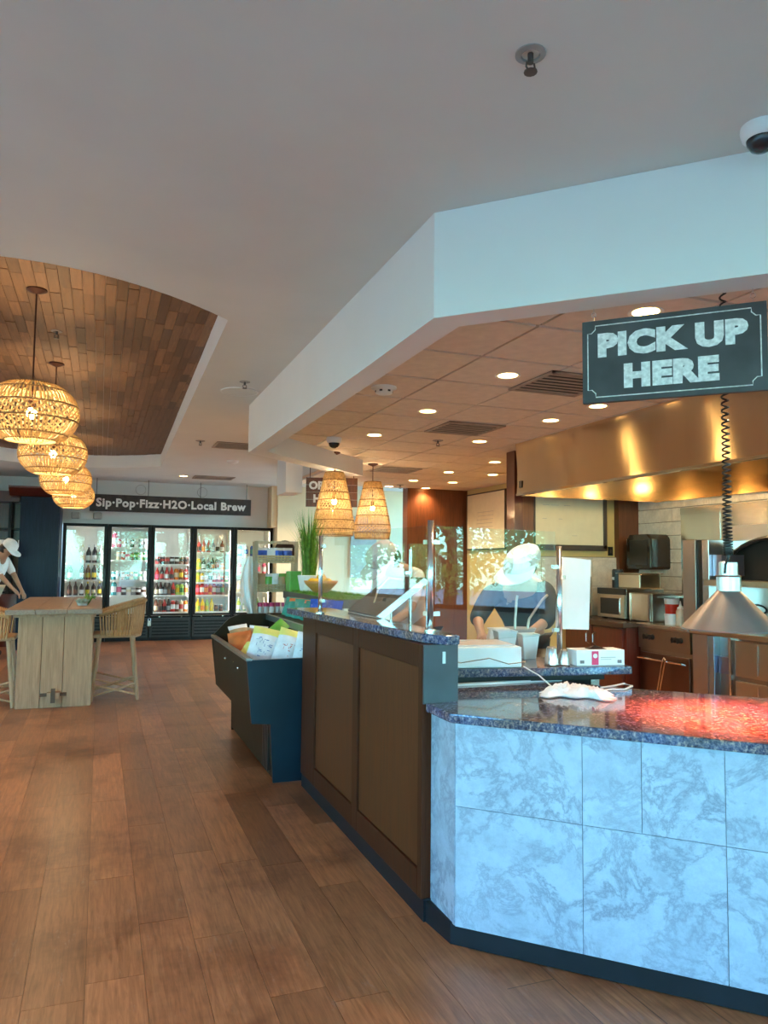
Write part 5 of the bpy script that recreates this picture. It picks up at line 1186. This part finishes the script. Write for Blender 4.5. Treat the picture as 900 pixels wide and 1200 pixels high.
tag(MB().tube([A_, (A_ + B_) / 2 + Vector((0, .0, .012)), B_], .0035, 6).build('white_cable', white_plastic), 'thin white cable from the white machine to the rag', 'cable')

# ============================================================ PEOPLE
def skinmesh(name, V, E, rad, m, parent, sub=2, root=0):
    me = bpy.data.meshes.new(name); me.from_pydata([tuple(v) for v in V], E, []); me.materials.append(m)
    o = bpy.data.objects.new(name, me); COL.objects.link(o); o.parent = parent
    sk = o.modifiers.new('skin', 'SKIN'); sk.use_smooth_shade = True
    if not me.skin_vertices: raise RuntimeError('no skin layer')
    d = me.skin_vertices[0].data
    for i, r in enumerate(rad): d[i].radius = (r, r) if not isinstance(r, tuple) else r
    d[root].use_root = True
    ss_ = o.modifiers.new('subd', 'SUBSURF'); ss_.levels = sub; ss_.render_levels = sub
    return o
def person(label, J, shirt, trousers, cap, apron=None, sleeve=.65, strap=None):
    base = Vector((J['hip'].x, J['hip'].y, 0)); t = thing('person', label, 'person', base)
    L = {k: v - base for k, v in J.items()}
    V, E, Rd = [], [], []
    def vtx(p, r, par=None):
        V.append(p); Rd.append(r)
        if par is not None: E.append((par, len(V) - 1))
        return len(V) - 1
    fw = (L['look']).normalized() if False else (J['look']).normalized()
    side = (L['shR'] - L['shL']).normalized()
    hip = vtx(L['hip'], .13); wa = vtx(L['hip'].lerp(L['chest'], .45), .115, hip); ch = vtx(L['chest'], .135, wa); nb = vtx(L['neck'], .06, ch)
    hd_ = L['head']; up = (hd_ - L['neck']).normalized()
    jaw = vtx(hd_ - up * .05 + fw * .02, .072, nb); sk_ = vtx(hd_ + up * .03, .088, jaw); vtx(hd_ + up * .10, .06, sk_)
    vtx(hd_ + fw * .105 - up * .01, .013, sk_)
    for s in (-1, 1): vtx(hd_ + side * s * .09 - up * .01, .016, sk_)
    for s, n_ in ((-1, 'L'), (1, 'R')):
        sh_ = vtx(L['sh' + n_], .062, ch); el = vtx(L['el' + n_], .042, sh_); wr = vtx(L['ha' + n_], .027, el)
        dr_ = (L['ha' + n_] - L['el' + n_]).normalized(); acr = dr_.cross(Vector((0, 0, 1))).normalized(); dn = dr_.cross(acr).normalized()
        pal = vtx(L['ha' + n_] + dr_ * .05, .032, wr)
        for k, q in enumerate((-.03, -.01, .01, .03)):
            ln = (.07, .085, .09, .075)[k]; b0 = L['ha' + n_] + dr_ * .085 + acr * q
            f1 = vtx(b0, .0095, pal); f2 = vtx(b0 + dr_ * ln * .45 + dn * .01, .009, f1); vtx(b0 + dr_ * ln * .75 + dn * .035, .008, f2)
        th = vtx(L['ha' + n_] + dr_ * .045 + acr * .045 * -s, .011, pal); vtx(L['ha' + n_] + dr_ * .085 + acr * .06 * -s + dn * .012, .009, th)
        hj = vtx(L['hip'] + side * s * .09 - Vector((0, 0, .05)), .088, hip); kn = vtx(L['kn' + n_], .06, hj); an = vtx(L['ft' + n_] + Vector((0, 0, .08)), .042, kn); vtx(L['ft' + n_] + Vector((0, 0, .035)) + Vector((fw.x, fw.y, 0)).normalized() * .16, .035, an)
    skinmesh('body', V, E, Rd, skin, t)
    def gar(nm, pts, es, rd, m): return skinmesh(nm, pts, es, rd, m, t)
    pts = [L['hip'] + Vector((0, 0, .02)), L['hip'].lerp(L['chest'], .45), L['chest'], L['chest'].lerp(L['neck'], .55)]; es = [(0, 1), (1, 2), (2, 3)]; rd = [.155, .145, .162, .095]
    for n_ in 'LR':
        i = len(pts); e_ = L['el' + n_]; s_ = L['sh' + n_]; w__ = L['ha' + n_]
        end = s_.lerp(e_, min(1, sleeve / .5)) if sleeve <= .5 else e_.lerp(w__, (sleeve - .5) / .5)
        pts += [s_] + ([e_] if sleeve > .5 else []) + [end]; k = 3 if sleeve > .5 else 2
        rd += [.085] + ([.062] if sleeve > .5 else []) + [.055]; es += [(2, i)] + [(i + a, i + a + 1) for a in range(k - 1)]
    gar('shirt', pts, es, rd, shirt)
    pts = [L['hip'] + Vector((0, 0, -.01))]; es = []; rd = [.15]
    for s, n_ in ((-1, 'L'), (1, 'R')):
        i = len(pts); pts += [L['hip'] + side * s * .09 - Vector((0, 0, .08)), L['kn' + n_], L['ft' + n_] + Vector((0, 0, .10))]; rd += [.108, .08, .065]; es += [(0, i), (i, i + 1), (i + 1, i + 2)]
    gar('trousers', pts, es, rd, trousers)
    q = Matrix((side, fw - up * fw.dot(up), up)).transposed(); q = Matrix([q.col[0].normalized(), q.col[1].normalized(), q.col[2].normalized()]).transposed()
    c = MB(); c.lathe([(.114, 0), (.115, .05), (.10, .10), (.06, .128), (.001, .135)], n=22); k0 = len(c.v)
    brim = [(.118 * math.sin(a), .118 * math.cos(a)) for a in [(-1.2 + 2.4 * i / 10) for i in range(11)]]
    br2 = [(.135 * math.sin(a), .10 + .115 * math.cos(a)) for a in [(1.2 - 2.4 * i / 10) for i in range(11)]]
    c.prism(brim + br2, -.004, .006)
    for i in range(len(c.v)): c.v[i] = q @ c.v[i] + hd_ + up * .045
    c.build('cap', cap, t, smooth=False)
    e = MB()
    for s in (-1, 1): e.ball(hd_ + fw * .082 + side * s * .032 + up * .01, .011, 8, 6)
    e.build('eyes', black_plastic, t); e = MB(); e.ball(hd_ + fw * .078 - up * .055, .02, 10, 6, (1.2, .5, .35)); e.build('mouth', mat('lips', (.34, .12, .10), .5), t)
    h_ = MB(); h_.ball(hd_ + up * .0 - fw * .03, .098, 14, 10, (1, 1, .9)); h_.build('hair', mat('hair_dark', (.02, .014, .01), .6), t, smooth=True)
    f_ = MB()
    for n_ in 'LR': p = L['ft' + n_] + Vector((fw.x, fw.y, 0)).normalized() * .07; f_.ball((p.x, p.y, .045), .05, 12, 8, (1, 1, .9)); f_.tube([(p.x, p.y, .04), tuple(p + Vector((fw.x, fw.y, 0)).normalized() * .13 + Vector((0, 0, .038)))], [.05, .035], 10)
    f_.build('shoes', black_plastic, t, smooth=True)
    if apron:
        pts = [L['hip'] + fw * .07 - Vector((0, 0, .45)), L['hip'] + fw * .085, L['hip'].lerp(L['chest'], .5) + fw * .06, L['chest'] + fw * .05]
        skinmesh('apron', pts, [(0, 1), (1, 2), (2, 3)], [.13, .14, .125, .115], apron, t)
    return t
V3 = Vector
cap_w = mat('cap_white', (.80, .82, .83), .8); shirt_b = mat('shirt_black', (.018, .019, .022), .8); shirt_p = mat('shirt_pale_pink', (.70, .56, .53), .85); shirt_w = mat('shirt_white', (.80, .79, .77), .8); khaki = mat('trousers_khaki', (.50, .40, .28), .85); dk_t = mat('trousers_dark', (.03, .03, .035), .85)
person('person in white cap and black shirt bending over the serving line behind the glass',
       dict(hip=V3((2.98, 4.92, .98)), chest=V3((2.80, 4.66, 1.28)), neck=V3((2.73, 4.56, 1.40)), head=V3((2.68, 4.46, 1.485)), look=V3((-.62, -.45, -.30)), shL=V3((2.93, 4.52, 1.31)), shR=V3((2.62, 4.75, 1.31)), elL=V3((2.80, 4.33, 1.13)), elR=V3((2.42, 4.60, 1.13)), haL=V3((2.56, 4.24, 1.03)), haR=V3((2.34, 4.40, 1.05)), knL=V3((3.08, 4.80, .52)), knR=V3((2.86, 4.96, .52)), ftL=V3((3.12, 4.85, 0)), ftR=V3((2.90, 5.04, 0))), shirt_b, dk_t, cap_w, None, .62)
person('person in pale pink shirt and pale pink cap stooping behind the left glass panel',
       dict(hip=V3((2.40, 5.70, .98)), chest=V3((2.22, 5.50, 1.38)), neck=V3((2.12, 5.40, 1.47)), head=V3((2.02, 5.32, 1.53)), look=V3((-.75, -.25, -.35)), shL=V3((2.28, 5.34, 1.40)), shR=V3((2.12, 5.68, 1.40)), elL=V3((2.20, 5.26, 1.15)), elR=V3((2.04, 5.63, 1.15)), haL=V3((1.98, 5.23, 1.02)), haR=V3((1.90, 5.53, 1.02)), knL=V3((2.44, 5.58, .52)), knR=V3((2.34, 5.80, .52)), ftL=V3((2.48, 5.60, 0)), ftR=V3((2.40, 5.86, 0))), shirt_p, dk_t, shirt_p, None, .45)
person('person in white cap, white shirt and khaki trousers leaning over the far bar',
       dict(hip=V3((-1.62, 13.25, 1.08)), chest=V3((-1.50, 13.12, 1.46)), neck=V3((-1.42, 13.04, 1.57)), head=V3((-1.35, 12.98, 1.66)), look=V3((.70, -.35, -.42)), shL=V3((-1.40, 13.27, 1.47)), shR=V3((-1.56, 12.96, 1.47)), elL=V3((-1.26, 13.22, 1.24)), elR=V3((-1.40, 12.88, 1.22)), haL=V3((-1.14, 13.10, 1.02)), haR=V3((-1.22, 12.86, 1.03)), knL=V3((-1.58, 13.36, .56)), knR=V3((-1.64, 13.16, .56)), ftL=V3((-1.6, 13.36, 0)), ftR=V3((-1.66, 13.14, 0))), shirt_w, khaki, cap_w, None, .46)

# ============================================================ TREES OUTSIDE
def tree(x, y, h, r, label, seed):
    q = random.Random(seed); t = thing('tree', label, 'tree', (x, y, -.13), 0, 'trees outside the windows')
    b = MB(); b.tube([(0, 0, 0), (.1, .05, h * .3), (.0, .1, h * .6)], [.16, .12, .07], 8)
    for k in range(5):
        a = q.uniform(0, 6.28); b.tube([(.05, .05, h * (.3 + .06 * k)), (r * .5 * math.cos(a), r * .5 * math.sin(a), h * (.5 + .08 * k))], [.06, .02], 6)
    b.build('trunk', bark, t)
    b = MB()
    for k in range(6500):
        d = Vector((q.gauss(0, 1), q.gauss(0, 1), q.gauss(0, 1))).normalized() * q.uniform(.45, 1) ** .5
        p = Vector((d.x * r, d.y * r, h * .6 + d.z * h * .42)); 
        if q.random() < .35 and math.sin(p.x * 3.1 + seed) * math.sin(p.y * 2.7) * math.sin(p.z * 3.3) > .12: continue
        u = Vector((q.gauss(0, 1), q.gauss(0, 1), q.gauss(0, 1))).normalized(); w2 = u.cross(Vector((q.gauss(0, 1), q.gauss(0, 1), .3))).normalized(); s = q.uniform(.05, .10)
        b.add([p - u * s, p - w2 * s * .45, p + u * s, p + w2 * s * .45], [(0, 1, 2, 3)])
    b.build('foliage', leaf_m, t)['kind'] = 'stuff'
TR = [(-7.4, 18.2, 4.6, 1.7), (-9.6, 22, 5.4, 1.9), (-5.2, 24.5, 4.6, 1.6), (-10.8, 18.0, 5.2, 1.8), (-8.5, 14.5, 4.6, 1.7), (-7.4, 11.2, 4.2, 1.2), (-9.0, 8.5, 5.2, 1.9), (-8.2, 4.2, 4.6, 1.6), (-9.0, 0, 5.0, 1.8), (10.4, .6, 4.6, 1.6), (11.2, -3.0, 5.0, 1.8), (10.4, -6.6, 4.4, 1.5), (13.6, 3.0, 5.0, 1.8), (9.4, -10.2, 5.0, 1.7), (4.6, -10.0, 4.6, 1.7), (.5, -10.5, 5.2, 1.8), (-4.5, -10.0, 4.6, 1.6)]
for i, (x, y, h, r) in enumerate(TR): tree(x, y, h, r, 'leafy tree outside the windows, seen mirrored in the counter glass', i)
